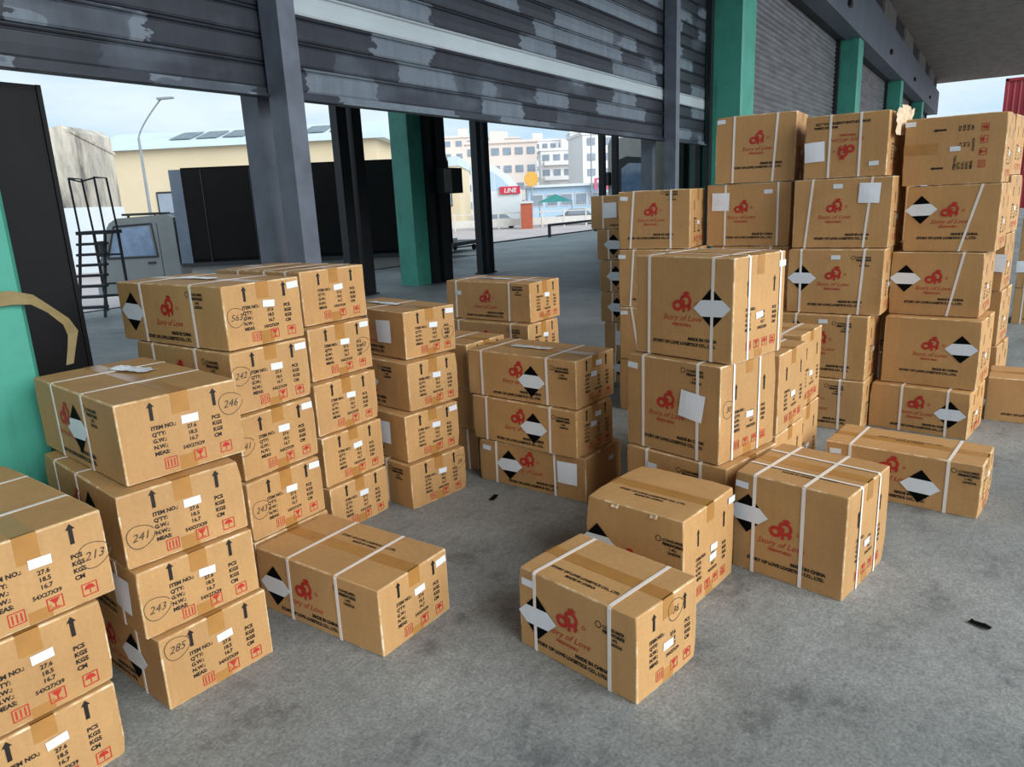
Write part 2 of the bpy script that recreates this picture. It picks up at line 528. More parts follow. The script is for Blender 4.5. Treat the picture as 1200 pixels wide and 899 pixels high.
# khaki strap hanging at the turquoise column
def ribbon(pts, w, th=.004):
    """strip following points, width along the given per-point vectors"""
    m = MB()
    P = [Vector(p[0]) for p in pts]; Wv = [Vector(p[1]).normalized() * w * (p[2] if len(p) > 2 else 1) / 2 for p in pts]
    n = len(P)
    N = []
    for i in range(n):
        d = (P[min(i + 1, n - 1)] - P[max(i - 1, 0)]).normalized()
        N.append(d.cross(Wv[i].normalized()).normalized() * th / 2)
    for i in range(n):
        m.v += [tuple(P[i] - Wv[i] - N[i]), tuple(P[i] + Wv[i] - N[i]), tuple(P[i] + Wv[i] + N[i]), tuple(P[i] - Wv[i] + N[i])]
    for i in range(n - 1):
        for k in range(4):
            m.f.append((i * 4 + k, i * 4 + (k + 1) % 4, i * 4 + 4 + (k + 1) % 4, i * 4 + 4 + k))
    m.f.append((3, 2, 1, 0)); m.f.append(tuple((n - 1) * 4 + k for k in range(4)))
    return m
_pp = [(.64, 3.083, 1.325), (.9, 3.078, 1.325), (1.15, 3.075, 1.33), (1.26, 3.07, 1.33), (1.325, 3.06, 1.315), (1.375, 3.05, 1.27), (1.425, 3.045, 1.215), (1.445, 3.05, 1.165), (1.435, 3.06, 1.11), (1.42, 3.07, 1.04)]
_tw = [0, 0, 0, 5, 20, 35, 48, 70, 82, 80]
_ww = [1, 1, 1, .95, .7, .5, .6, .75, .55, .5]
_sp = []
for i in range(len(_pp)):
    _a = R(_tw[i])
    _sp.append((_pp[i], (.75 * math.sin(_a), -.66 * math.sin(_a), math.cos(_a)), _ww[i]))
tag(ribbon(_sp, .055).build('webbing_strap', 'khaki'), 'khaki webbing strap curling off the turquoise column', 'strap')

# second row of posts, on the yard side of the hall ------------------------
def twin_post(x, label, gap=.30, w=.17):
    t = thing('twin_post', label, 'post', (x, 9.7, 0), group='twin posts on the yard side')
    for dx in (0, gap):
        MB().box(dx, dx + w, 0, .17, 0, 5.4).build('post', 'dark_steel', t)
    MB().box(-.05, gap + w + .05, -.03, .2, 0, .025).build('base_plate', 'dark_steel', t)
twin_post(9.55, 'dark twin posts in front of the black truck body, left of the far green column', .36, .24)
twin_post(13.68, 'dark thin twin posts right of the far green column')
twin_post(20.02, 'black thin posts beside the pale apartment blocks', .9, .16)
twin_post(23.2, 'dark posts behind the slate mullion', .5, .3)
t = thing('yard_column', 'dark green column with a switch box, on the yard side', 'column', (11.38, 9.7, 0))
MB().box(0, .9, 0, .45, 0, 5.4).build('shaft', 'jade', t)
MB().box(.42, .6, -.10, 0, 0, 5.4).build('guide_rail', 'dark_steel', t)
MB().box(.72, 1.02, -.12, .3, 0, 5.4).build('guide_rail', 'dark_steel', t)
_sb = MB().box(.62, 1.22, -.36, -.12, 1.8, 2.3).build('switch_box', 'dark_steel', t)
MB().box(.62, .84, -.375, -.36, 1.82, 2.28).build('switch_box_cover', 'plastic_grey', _sb)
t = thing('yard_column', 'dark green column end seen past the slate mullion', 'column', (27.3, 9.7, 0))
MB().box(0, .9, 0, .45, 0, 5.4).build('shaft', 'jade', t)
MB().box(-.12, 0, .05, .2, 0, 5.4).build('guide_rail', 'dark_steel', t)
t = thing('wall_panel', 'beige wall strip beside the far dark green column', 'wall', (26.1, 9.95, 0))
MB().box(0, 1.1, 0, .15, 1.2, 5.4).build('upper_panel', 'beige', t)
MB().box(0, 1.1, 0, .15, 0, 1.2).build('lower_panel', 'dark_steel', t)

# ------------------------------------------------------------------ prints, labels and marks on the cartons (flat print, shared meshes)
_dg_tmp = []
def text_polys(items):
    """items: (text, x, y, size, align, shear, bold) -> MB with flat faces in XY"""
    m = MB()
    obs = []
    for (s, x, y, size, align, shear, bold) in items:
        cu = bpy.data.curves.new('print_tmp', 'FONT')
        cu.body = s
        cu.size = size
        cu.align_x = align
        cu.shear = shear
        cu.offset = bold
        cu.resolution_u = 2
        ob = bpy.data.objects.new('print_tmp', cu)
        COL.objects.link(ob)
        ob.location = (x, y, 0)
        obs.append(ob)
    bpy.context.view_layer.update()
    dg = bpy.context.evaluated_depsgraph_get()
    for ob in obs:
        me = bpy.data.meshes.new_from_object(ob.evaluated_get(dg))
        b = len(m.v)
        m.v += [(v.co.x + ob.location.x, v.co.y + ob.location.y, 0) for v in me.vertices]
        m.f += [tuple(b + i for i in p.vertices) for p in me.polygons]
        bpy.data.meshes.remove(me)
    for ob in obs:
        cu = ob.data
        bpy.data.objects.remove(ob)
        bpy.data.curves.remove(cu)
    return m

def rect(m, x0, x1, y0, y1):
    m.poly([(x0, y0, 0), (x1, y0, 0), (x1, y1, 0), (x0, y1, 0)])
def frame(m, x0, x1, y0, y1, t):
    rect(m, x0, x1, y0, y0 + t); rect(m, x0, x1, y1 - t, y1)
    rect(m, x0, x0 + t, y0 + t, y1 - t); rect(m, x1 - t, x1, y0 + t, y1 - t)
def ring(m, cx, cy, rx, ry, t, n=24, a0=0, a1=360, wob=0):
    p = []
    for i in range(n + 1):
        a = R(a0 + (a1 - a0) * i / n)
        k = 1 + wob * math.sin(3 * a + 1)
        p.append((cx + rx * k * math.cos(a), cy + ry * k * math.sin(a), cx + (rx - t) * k * math.cos(a), cy + (ry - t) * k * math.sin(a)))
    for i in range(n):
        a, b = p[i], p[i + 1]
        m.poly([(a[0], a[1], 0), (b[0], b[1], 0), (b[2], b[3], 0), (a[2], a[3], 0)])
def disc(m, cx, cy, rx, ry, n=14):
    m.poly([(cx + rx * math.cos(2 * math.pi * i / n), cy + ry * math.sin(2 * math.pi * i / n), 0) for i in range(n)])
def arrow(m, cx, y0, h, w, hw):
    m.poly([(cx - w / 2, y0, 0), (cx + w / 2, y0, 0), (cx + w / 2, y0 + h * .72, 0), (cx - w / 2, y0 + h * .72, 0)])
    m.poly([(cx - hw / 2, y0 + h * .72, 0), (cx + hw / 2, y0 + h * .72, 0), (cx, y0 + h, 0)])

# red emblem with script beneath
def emblem(sub=True):
    it = [('Story of Love', 0, -.078, .037, 'CENTER', .42, .0)]
    if sub: it.append(('FIREWORKS', 0, -.104, .0185, 'CENTER', 0, .0004))
    m = text_polys(it)
    def layer(k, fn, *a):
        n = len(m.v)
        fn(*a)
        for i in range(n, len(m.v)): m.v[i] = (m.v[i][0], m.v[i][1], k * .00025)
    layer(1, ring, m, -.022, -.012, .027, .025, .015, 20)
    layer(2, ring, m, .020, .010, .031, .030, .014, 20)
    layer(3, rect, m, .004, .017, -.040, .014)
    layer(4, rect, m, -.004, .005, -.014, .034)
    layer(5, m.poly, [(.018, .034, 0), (.044, .042, 0), (.030, .054, 0), (.006, .048, 0)])
    layer(6, m.poly, [(.034, -.036, 0), (.050, -.022, 0), (.046, -.004, 0), (.032, -.014, 0)])
    ring(m, .076, .0, .008, .008, .0028, 12)
    return m.mesh('printed_emblem', 'red_ink')
PR = {}
PR['emblem'] = emblem()
PR['emblem_plain'] = emblem(False)
PR['maker'] = text_polys([('MADE IN CHINA', .17, .012, .0195, 'RIGHT', 0, .0012),
                          ('STORY OF LOVE LOGISTICS CO., LTD.', 0, -.012, .0195, 'CENTER', 0, .0012)]).mesh('printed_text', 'black_ink')
_cl_ = text_polys([('CONSUMER', 0, .019, .0165, 'LEFT', 0, .0006), ('FIREWORKS', 0, .002, .0165, 'LEFT', 0, .001),
                   ('1.4G', .028, -.015, .0165, 'LEFT', 0, .0006), ('UN0336', .022, -.032, .0165, 'LEFT', 0, .0006)])
ring(_cl_, -.018, .024, .013, .013, .003, 16)
PR['class'] = _cl_.mesh('printed_class_text', 'black_ink')
PR['top'] = text_polys([('STORY OF LOVE LOGISTICS CO., LTD.', 0, .012, .018, 'CENTER', 0, .001),
                        ('MADE IN CHINA', 0, -.012, .018, 'CENTER', 0, .001)]).mesh('printed_text', 'black_ink')

def end_text(W, H, big):
    """black shipping marks, origin at the face centre"""
    s = .0185
    cl = -W * .25
    y0 = H * .10 if not big else -.01
    dy = s * 1.18
    it = []
    for i, a in enumerate(('ITEM NO.:', "Q'TY:", 'G.W.:', 'N.W.:', 'MEAS:')):
        it.append((a, cl - .006, y0 - i * dy, s, 'LEFT', 0, .0008))
    for i, a in enumerate(('27.6', '18.5', '16.7')):
        it.append((a, .012, y0 - (i + 1) * dy, s, 'LEFT', 0, .0006))
    it.append(('54X27X39', -.012, y0 - 4.1 * dy, s * .92, 'LEFT', 0, .0006))
    for i, a in enumerate(('PCS', 'KGS', 'KGS', 'CM')):
        it.append((a, W * .25, y0 - (i + .6) * dy, s, 'LEFT', 0, .0008))
    return text_polys(it).mesh('shipping_text', 'black_ink')
def symbol(i):
    m = MB()
    q = .043
    x0, x1, y0, y1 = -q / 2, q / 2, -q * .45, q * .45
    frame(m, x0, x1, y0, y1, .003)
    if i == 0:
        for dx in (-.011, .0, .011):
            rect(m, dx - .002, dx + .002, y0 + .006, y1 - .007)
    elif i == 1:
        m.poly([(-.014, y1 - .005, 0), (-.004, 0, 0), (.004, 0, 0), (.014, y1 - .005, 0)])
        rect(m, -.002, .002, y0 + .008, 0); rect(m, -.010, .010, y0 + .005, y0 + .008)
    elif i == 2:
        m.poly([(-.015, 0, 0), (.015, 0, 0), (.010, .011, 0), (0, .015, 0), (-.010, .011, 0)])
        rect(m, -.0015, .0015, y0 + .006, 0)
    else:
        rect(m, -.013, .013, -.013, -.002); rect(m, -.009, .009, .001, .012)
    return m.mesh('handling_symbol', 'red_ink')
PR['text_s'] = end_text(.40, .265, False)
PR['text_g'] = end_text(.44, .41, True)
SYM = [symbol(i) for i in range(4)]
_am = MB(); arrow(_am, 0, 0, .062, .012, .026)
PR['arrow_s'] = _am.mesh('printed_arrow', 'black_ink')
_am = MB(); arrow(_am, 0, 0, .072, .011, .022)
PR['arrow_g'] = _am.mesh('printed_arrow', 'black_ink')
def marks(t, W, H, big, fn, rot):
    """all print of an end face; fn(du, dv) gives the point du, dv metres from the face centre"""
    k = 'g' if big else 's'
    tag(put('shipping_text', PR['text_' + k], t, fn(0, 0), rot), kind='stuff')
    ay = H * .22 if not big else .055
    for x in (-W * .235, W * .28): put('printed_arrow', PR['arrow_' + k], t, fn(x, ay), rot)
    ys = -H * .35 if not big else -H * .36
    for i, x in enumerate([-W * .14, W * .10, W * .33] if not big else [-W * .2, -W * .04, W * .12, W * .28]):
        put('handling_symbol', SYM[i], t, fn(x, ys), rot)
PR['sticker'] = MB().box(-.029, .029, -.014, .014, 0, .0006).mesh('white_sticker', 'label_white')
PR['paper'] = MB().grid(lambda u, v: ((u - .5) * .125, (v - .5) * .125, .001 + .003 * math.sin(u * 3 + v)), 4, 4).mesh('paper_sheet', 'paper')
_d = .088
_hz = MB().prism([(0, -_d, 0), (_d, 0, 0), (0, _d, 0), (-_d, 0, 0)], (0, 0, .0006))
PR['hazard'] = _hz.mesh('hazard_label', 'label_black')
_b = .036
PR['band'] = MB().prism([(-_d - .004, 0, 0), (-_d + _b, -_b, 0), (_d - _b, -_b, 0), (_d + .004, 0, 0), (_d - _b, _b, 0), (-_d + _b, _b, 0)], (0, 0, .0006)).mesh('white_band', 'label_white')
_hand = {}
def hand_mesh(s):
    if s not in _hand:
        m = text_polys([(s, 0, -.013, .037, 'CENTER', .3, 0)])
        ring(m, 0, 0, .045, .040, .0022, 26, 20, 365, .06)
        _hand[s] = m.mesh('handwritten_number', 'marker')
    return _hand[s]

# ------------------------------------------------------------------ the carton
def axis_pts(h, r, n):
    a = [-h, -h + r * .35, -h + r, -h + r + .005]
    for i in range(1, n): a.append(-h + r + (2 * h - 2 * r) * i / n)
    return a + [h - r - .005, h - r, h - r * .35, h]
def carton_body(L, W, H, seed, wear=1.0):
    rnd = random.Random(seed)
    r = .0055
    hx, hy, hz = L / 2, W / 2, H / 2
    ax = (axis_pts(hx, r, 5), axis_pts(hy, r, 4), axis_pts(hz, r, 4))
    idx, V, F = {}, [], []
    off = Vector((rnd.uniform(0, 99), rnd.uniform(0, 99), rnd.uniform(0, 99)))
    crush = {(a, b, c): rnd.uniform(0, .007) * wear * rnd.choice((0, 0, 1, 1)) for a in (-1, 1) for b in (-1, 1) for c in (-1, 1)}
    def vert(i, j, k):
        key = (i, j, k)
        if key in idx: return idx[key]
        p = Vector((ax[0][i], ax[1][j], ax[2][k]))
        inn = Vector((max(-hx + r, min(hx - r, p.x)), max(-hy + r, min(hy - r, p.y)), max(-hz + r, min(hz - r, p.z))))
        d = p - inn
        if d.length > 1e-9:
            p = inn + d.normalized() * r
        # soft dents on the upright faces, slight sag of the lid, crushed corners
        n = noise.noise(p * 5 + off)
        e = min(hz - abs(p.z), .05) / .05
        if abs(p.x) >= hx - r and abs(p.y) < hy - r: p.x -= math.copysign(.0035 * max(0, n) * e, p.x)
        if abs(p.y) >= hy - r and abs(p.x) < hx - r: p.y -= math.copysign(.0035 * max(0, n) * e, p.y)
        if p.z > hz - r and abs(p.x) < hx - .02 and abs(p.y) < hy - .02: p.z -= .0025 * max(0, n)
        s = (1 if p.x > 0 else -1, 1 if p.y > 0 else -1, 1 if p.z > 0 else -1)
        cr = crush[s]
        c = Vector((s[0] * hx, s[1] * hy, s[2] * hz))
        w = max(0, 1 - (p - c).length / .05)
        if cr and w > 0:
            p -= Vector((s[0], s[1], 0.6 * s[2] if s[2] > 0 else 0)) * cr * w
        idx[key] = len(V)
        V.append((p.x, p.y, p.z + hz))
        return idx[key]
    nx, ny, nz = (len(a) - 1 for a in ax)
    for i in range(nx):
        for j in range(ny):
            F.append((vert(i, j, 0), vert(i, j + 1, 0), vert(i + 1, j + 1, 0), vert(i + 1, j, 0)))
            F.append((vert(i, j, nz), vert(i + 1, j, nz), vert(i + 1, j + 1, nz), vert(i, j + 1, nz)))
    for i in range(nx):
        for k in range(nz):
            F.append((vert(i, 0, k), vert(i + 1, 0, k), vert(i + 1, 0, k + 1), vert(i, 0, k + 1)))
            F.append((vert(i, ny, k), vert(i, ny, k + 1), vert(i + 1, ny, k + 1), vert(i + 1, ny, k)))
    for j in range(ny):
        for k in range(nz):
            F.append((vert(0, j, k), vert(0, j, k + 1), vert(0, j + 1, k + 1), vert(0, j + 1, k)))
            F.append((vert(nx, j, k), vert(nx, j + 1, k), vert(nx, j + 1, k + 1), vert(nx, j, k + 1)))
    me = bpy.data.meshes.new('body')
    me.from_pydata(V, [], F)
    me.update()
    me.materials.append(M['card'])
    me.materials.append(M['card_edge'])
    q = r * .8
    mi = []
    for p in me.polygons:
        cc = p.center
        n = (abs(cc.x) > hx - q) + (abs(cc.y) > hy - q) + (abs(cc.z - hz) > hz - q)
        mi.append(1 if n >= 2 else 0)
    me.polygons.foreach_set('material_index', mi)
    me.polygons.foreach_set('use_smooth', [True] * len(me.polygons))
    return me

def loop_strap(pts, wvec, w, th):
    """closed band: pts = outer loop points, wvec = width direction"""
    m = MB()
    n = len(pts)
    c = sum((Vector(p) for p in pts), Vector()) / n
    for p in pts:
        p = Vector(p)
        d = (p - c)
        d -= Vector(wvec) * d.dot(Vector(wvec))
        q = p - d.normalized() * th
        a = Vector(wvec) * w / 2
        m.v += [tuple(p - a), tuple(p + a), tuple(q + a), tuple(q - a)]
    for i in range(n):
        j = (i + 1) % n
        for k in range(4):
            l = (k + 1) % 4
            m.f.append((i * 4 + k, i * 4 + l, j * 4 + l, j * 4 + k))
    return m

def carton(key, spec, label, group):
    X, Y, Z, L, W, H, rz = BOX[key]
    a = R(rz)
    e1 = Vector((math.cos(a), math.sin(a), 0)); e2 = Vector((-math.sin(a), math.cos(a), 0))
    ctr = Vector((X, Y, Z)) - e1 * (L / 2) + e2 * (W / 2)
    t = thing('carton', label, 'box', ctr, a, group)
    seed = sum(ord(c) * (i + 3) for i, c in enumerate(key)) + len(key)
    rnd = random.Random(seed)
    put('body', carton_body(L, W, H, seed, spec.get('wear', 1)), t)
    o = .0012                                             # print sits this far off the board
    big = spec.get('big', False)
    def lface(u, v, d=o): return (-L / 2 + u * L, -W / 2 - d, v * H)
    def eface(u, v, d=o): return (L / 2 + d, -W / 2 + u * W, v * H)
    RL = (R(90), 0, 0); RE = (R(90), 0, R(90))
    flip = spec.get('flip', False)
    rotL = (R(90), R(180), 0) if flip else RL
    # tape over the lid seam, down both ends, and up from below
    tw = .03
    m = MB()
    z1, z0 = H + .0008, H - rnd.uniform(.055, .085)
    m.box(-L / 2 + .002, L / 2 - .002, -tw, tw, H - .003, z1)
    m.box(L / 2 - .006, L / 2 + .0007, -tw, tw, z0, z1)
    m.box(-L / 2 - .0007, -L / 2 + .006, -tw, tw, z0, z1)
    m.build('packing_tape', 'tape', t)
    if spec.get('low_tape', True):
        MB().box(L / 2 - .006, L / 2 + .0007, -tw, tw, .004, rnd.uniform(.035, .06)).build('packing_tape', 'tape', t)
    # straps round the girth
    for s in spec.get('straps', (.16, .78)):
        ub, ut = s if isinstance(s, tuple) else (s, s + rnd.uniform(-.008, .008))
        xb, xt = -L / 2 + ub * L, -L / 2 + ut * L
        g = .0022
        hw = W / 2 + g
        pts = [(xb, -hw, .001), (xt, -hw, H - .006), (xt, -W / 2 + .006, H + g), (xt, 0, H + g + .001), (xt, W / 2 - .006, H + g),
               (xt, hw, H - .006), (xb, hw, .001)]
        loop_strap(pts, (1, 0, 0), .0145, .0015).build('strap', 'strap', t)
    for s in spec.get('lstraps', ()):
        y = -W / 2 + s * W
        g = .0035
        hl = L / 2 + g
        pts = [(hl, y, .001), (hl, y, H - .006), (L / 2 - .006, y, H + g), (0, y, H + g), (-L / 2 + .006, y, H + g), (-hl, y, H - .006), (-hl, y, .001)]
        loop_strap(pts, (0, 1, 0), .0135, .0012).build('strap', 'strap', t)
    # printed long face
    if not spec.get('end_on_long'):
        lu, lv = spec.get('logo', (.46, .58) if not big else (.5, .62))
        if lu is not None:
            tag(put('printed_emblem', PR['emblem' if (big or spec.get('sub')) else 'emblem_plain'], t, lface(lu, lv), rotL), kind='stuff')
        mu, mv = spec.get('maker', (.47, .13) if not big else (.52, .15))
        if mu is not None:
            tag(put('printed_text', PR['maker'], t, lface(mu, mv), rotL), kind='stuff')
        if 'cls' in spec:
            tag(put('printed_class_text', PR['class'], t, lface(*spec['cls']), rotL), kind='stuff')
    else:
        marks(t, .44, .41, True, lambda du, dv: lface(.52 - dv / L, .5 + du / H), (R(90), R(-90), 0))
    if 'hz' in spec:
        h = put('hazard_label', PR['hazard'], t, lface(*spec['hz'], .0014), (R(90), R(rnd.uniform(-3, 3)), 0))
        h['label'] = 'black diamond label with white middle band'
        put('white_band', PR['band'], h, (0, 0, .0007))
    if 'paper' in spec:
        p = put('paper_sheet', PR['paper'], t, lface(*spec['paper'], .003), (R(90), R(spec.get('ptilt', rnd.uniform(-4, 4))), 0))
        p['label'] = 'white paper sheet stuck on the carton'
    for s in spec.get('stk', ()):
        put('white_sticker', PR['sticker'], t, lface(*s, .0016), (R(90), R(rnd.uniform(-4, 4)), 0))
    # printed end face
    if spec.get('end', True):
        marks(t, W, H, big, lambda du, dv: eface(.5 + du / W, .5 + dv / H), RE)
    for s in spec.get('estk', ((.56, .64),) if not big else ((.52, .42),)):
        put('white_sticker', PR['sticker'], t, eface(*s, .0016), (R(90), R(rnd.uniform(-5, 5)), R(90)))
    if 'hand' in spec:
        u, v, s = spec['hand']
        tag(put('handwritten_number', hand_mesh(s), t, eface(u, v, .0014), RE), kind='stuff')
    if spec.get('top'):
        u, v = spec['top']
        tag(put('printed_text', PR['top'], t, (-L / 2 + u * L, -W / 2 + v * W, H + .001), (0, 0, 0)), kind='stuff')
    return t

# near corner (x, y, z), length, width, height, turn in degrees
BOX = {
    'A': (1.878, 0.817, 0.0, 0.525, 0.351, 0.315, -102.5),
    'Bx': (2.438, 0.868, 0.0, 0.454, 0.432, 0.399, -98.7),
    'C': (2.835, 0.361, 0.0, 0.476, 0.455, 0.442, -102.2),
    'D': (3.916, -0.073, 0.0, 0.722, 0.355, 0.275, -97.2),
    'L0': (1.664, 1.717, 0.0, 0.697, 0.382, 0.27, -91.6),
    'S1a': (1.093, 2.149, 0.0, 0.728, 0.397, 0.265, -95.4),
    'S1b': (1.076, 2.182, 0.265, 0.728, 0.407, 0.24, -97.7),
    'S1c': (1.077, 2.217, 0.505, 0.728, 0.414, 0.255, -99.4),
    'S1d': (1.143, 2.258, 0.76, 0.751, 0.416, 0.277, -97.8),
    'S2a': (1.715, 2.458, 0.0, 0.728, 0.395, 0.265, -91.9),
    'S2b': (1.715, 2.458, 0.265, 0.728, 0.39, 0.263, -91.0),
    'S2c': (1.729, 2.476, 0.528, 0.728, 0.392, 0.271, -90.5),
    'S2d': (1.758, 2.51, 0.799, 0.728, 0.381, 0.262, -92.9),
    'S2e': (1.775, 2.529, 1.061, 0.795, 0.381, 0.266, -91.7),
    'S3a': (2.305, 2.639, 0.0, 0.728, 0.391, 0.25, -92.8),
    'S3b': (2.311, 2.661, 0.25, 0.728, 0.396, 0.261, -93.1),
    'S3c': (2.32, 2.686, 0.511, 0.728, 0.401, 0.263, -93.2),
    'S3d': (2.365, 2.738, 0.774, 0.728, 0.396, 0.266, -93.6),
    'S3e': (2.41, 2.802, 1.04, 0.728, 0.408, 0.274, -93.8),
    'S4a': (2.732, 2.483, 0.0, 0.728, 0.403, 0.255, -99.5),
    'S4b': (2.759, 2.516, 0.255, 0.728, 0.377, 0.264, -102.8),
    'S4c': (2.831, 2.536, 0.518, 0.728, 0.36, 0.269, -104.2),
    'S4d': (2.899, 2.595, 0.787, 0.48, 0.314, 0.263, -111.9),
    'S5a': (3.239, 1.698, 0.0, 0.726, 0.395, 0.256, -93.2),
    'S5b': (3.209, 1.731, 0.256, 0.73, 0.361, 0.263, -96.0),
    'S5c': (3.234, 1.74, 0.519, 0.75, 0.38, 0.266, -95.2),
    'S12a': (5.188, 0.013, 0.0, 0.593, 0.231, 0.309, -102.4),
    'S12b': (5.259, -0.005, 0.309, 0.573, 0.464, 0.445, -97.6),
    'S12c': (5.342, 0.021, 0.753, 0.523, 0.464, 0.41, -96.6),
    'S12d': (5.383, -0.025, 1.163, 0.511, 0.464, 0.411, -96.2),
    'S12e': (5.387, -0.018, 1.574, 0.543, 0.464, 0.411, -95.0),
    'S0a': (0.52, 2.117, 0.0, 0.728, 0.393, 0.254, -94.4),
    'S0b': (0.535, 2.126, 0.254, 0.728, 0.391, 0.268, -94.3),
    'S0c': (0.575, 2.131, 0.522, 0.728, 0.402, 0.266, -94.2),
    'S6c': (4.078, 2.549, 0.526, 0.671, 0.375, 0.262, -93.6),
    'S6d': (4.146, 2.568, 0.788, 0.858, 0.286, 0.273, -95.0),
    'S7a': (2.984, 0.874, 0.0, 0.541, 0.464, 0.425, -103.4),
    'S7b': (2.997, 0.914, 0.425, 0.513, 0.461, 0.451, -109.1),
    'S7c': (3.037, 0.881, 0.876, 0.514, 0.425, 0.457, -105.0),
    'S8b': (4.941, 1.76, 0.0, 0.529, 0.464, 0.401, -91.4),
    'S8c': (4.947, 1.757, 0.401, 0.525, 0.464, 0.396, -90.4),
    'S8d': (4.975, 1.765, 0.796, 0.526, 0.464, 0.42, -88.4),
    'S8e': (5.038, 1.781, 1.217, 0.525, 0.44, 0.412, -84.8),
    'S10a': (5.12, 1.131, 0.0, 0.528, 0.464, 0.409, -93.3),
    'S10b': (5.12, 1.131, 0.409, 0.528, 0.464, 0.409, -92.9),
    'S10c': (5.12, 1.131, 0.819, 0.528, 0.464, 0.409, -92.1),
    'S10d': (5.12, 1.131, 1.228, 0.559, 0.464, 0.418, -90.4),
    'S10e': (5.125, 1.116, 1.645, 0.517, 0.424, 0.435, -87.7),
    'S11a': (4.849, 0.582, 0.0, 0.528, 0.464, 0.406, -93.4),
    'S11b': (4.873, 0.585, 0.406, 0.528, 0.464, 0.408, -93.0),
    'S11c': (4.921, 0.529, 0.814, 0.563, 0.464, 0.405, -92.2),
    'S11d': (4.998, 0.524, 1.219, 0.568, 0.464, 0.427, -93.0),
    'S11e': (5.017, 0.569, 1.646, 0.478, 0.464, 0.379, -93.7),
    'S9a': (5.659, 2.067, 0.0, 0.728, 0.395, 0.268, -94.2),
    'S9b': (5.659, 2.067, 0.268, 0.717, 0.395, 0.268, -94.2),
    'S9c': (5.664, 2.088, 0.536, 0.73, 0.395, 0.263, -94.2),
    'S9d': (5.672, 2.105, 0.799, 0.723, 0.395, 0.272, -94.3),
    'S9e': (5.685, 2.132, 1.071, 0.723, 0.395, 0.258, -94.4),
    'S9f': (5.697, 2.168, 1.329, 0.749, 0.395, 0.28, -94.5),
}
def _set(k, **kw):
    n = ('X', 'Y', 'Z', 'L', 'W', 'H', 'rz')
    v = list(BOX[k])
    for a, b in kw.items(): v[n.index(a)] = b
    BOX[k] = tuple(v)
_set('S4a', L=.70); _set('S4b', L=.70, rz=-100, W=.38); _set('S4c', L=.70, rz=-99.5); _set('S4d', L=.68, rz=-101, W=.36)
_set('S6c', L=.72, W=.37, rz=-93.6); _set('S6d', L=.75, W=.36, rz=-94)
BOX['S6b'] = (4.08, 2.55, .263, .70, .38, .263, -93); BOX['S6a'] = (4.08, 2.55, 0, .70, .38, .263, -93)
_set('S12a', W=.45, rz=-99, L=.585); _set('S12b', L=.55); _set('S12c', X=5.365)
_set('S7b', rz=-105.5)
_set('S8b', Z=0)
for st in ('S10', 'S11'):
    for c in 'abcde':
        x, y, z, l, w, h, rz = BOX[st + c]
        q = 1.05
        BOX[st + c] = (x * q, y * q, z, l * q, w, h * q - (.08 if c == 'a' else 0), rz)
for i, z in enumerate((0, .262, .524)):
    BOX['S5x' + 'abc'[i]] = (3.375 - .01 * i, 2.505 + .012 * i, z, .70, .38, .262 if i < 2 else .27, -93)
BOX['S7da'] = (3.545, .80, 0, .50, .40, .415, -97); BOX['S7db'] = (3.555, .80, .415, .50, .40, .41, -96.5)
BOX['S7ea'] = (3.975, .79, 0, .50, .37, .425, -96); BOX['S7eb'] = (3.985, .79, .425, .50, .37, .42, -95)
for i in range(5):
    BOX['S13' + 'abcde'[i]] = (6.30 + .012 * (i % 2), -.115 + .012 * i, .405 * i, .53, .46, .405, -99 + (i % 3))
for i in range(3):
    BOX['S14' + 'abc'[i]] = (9.85, -.80, .40 * i, .53, .46, .40, -92)
for i in range(5):
    BOX['S15' + 'abcde'[i]] = (5.86 + .01 * (i % 2), .50 + .01 * i, .40 * i, .53, .42, .40, -93)
BOX['F5'] = (5.70, -.80, 0, .73, .40, .30, -92)
# stacks rest exactly on each other
for st in ('S1', 'S2', 'S3', 'S4', 'S5', 'S6', 'S7', 'S8', 'S9', 'S10', 'S11', 'S12', 'S0', 'S5x', 'S7d', 'S7e', 'S13', 'S14', 'S15'):
    z = 0
    for c in 'abcdef':
        if st + c in BOX and not (st == 'S8' and c == 'a'):
            _set(st + c, Z=round(z, 4), H=round(BOX[st + c][5] - .0045, 4)); z += BOX[st + c][5] + .0045

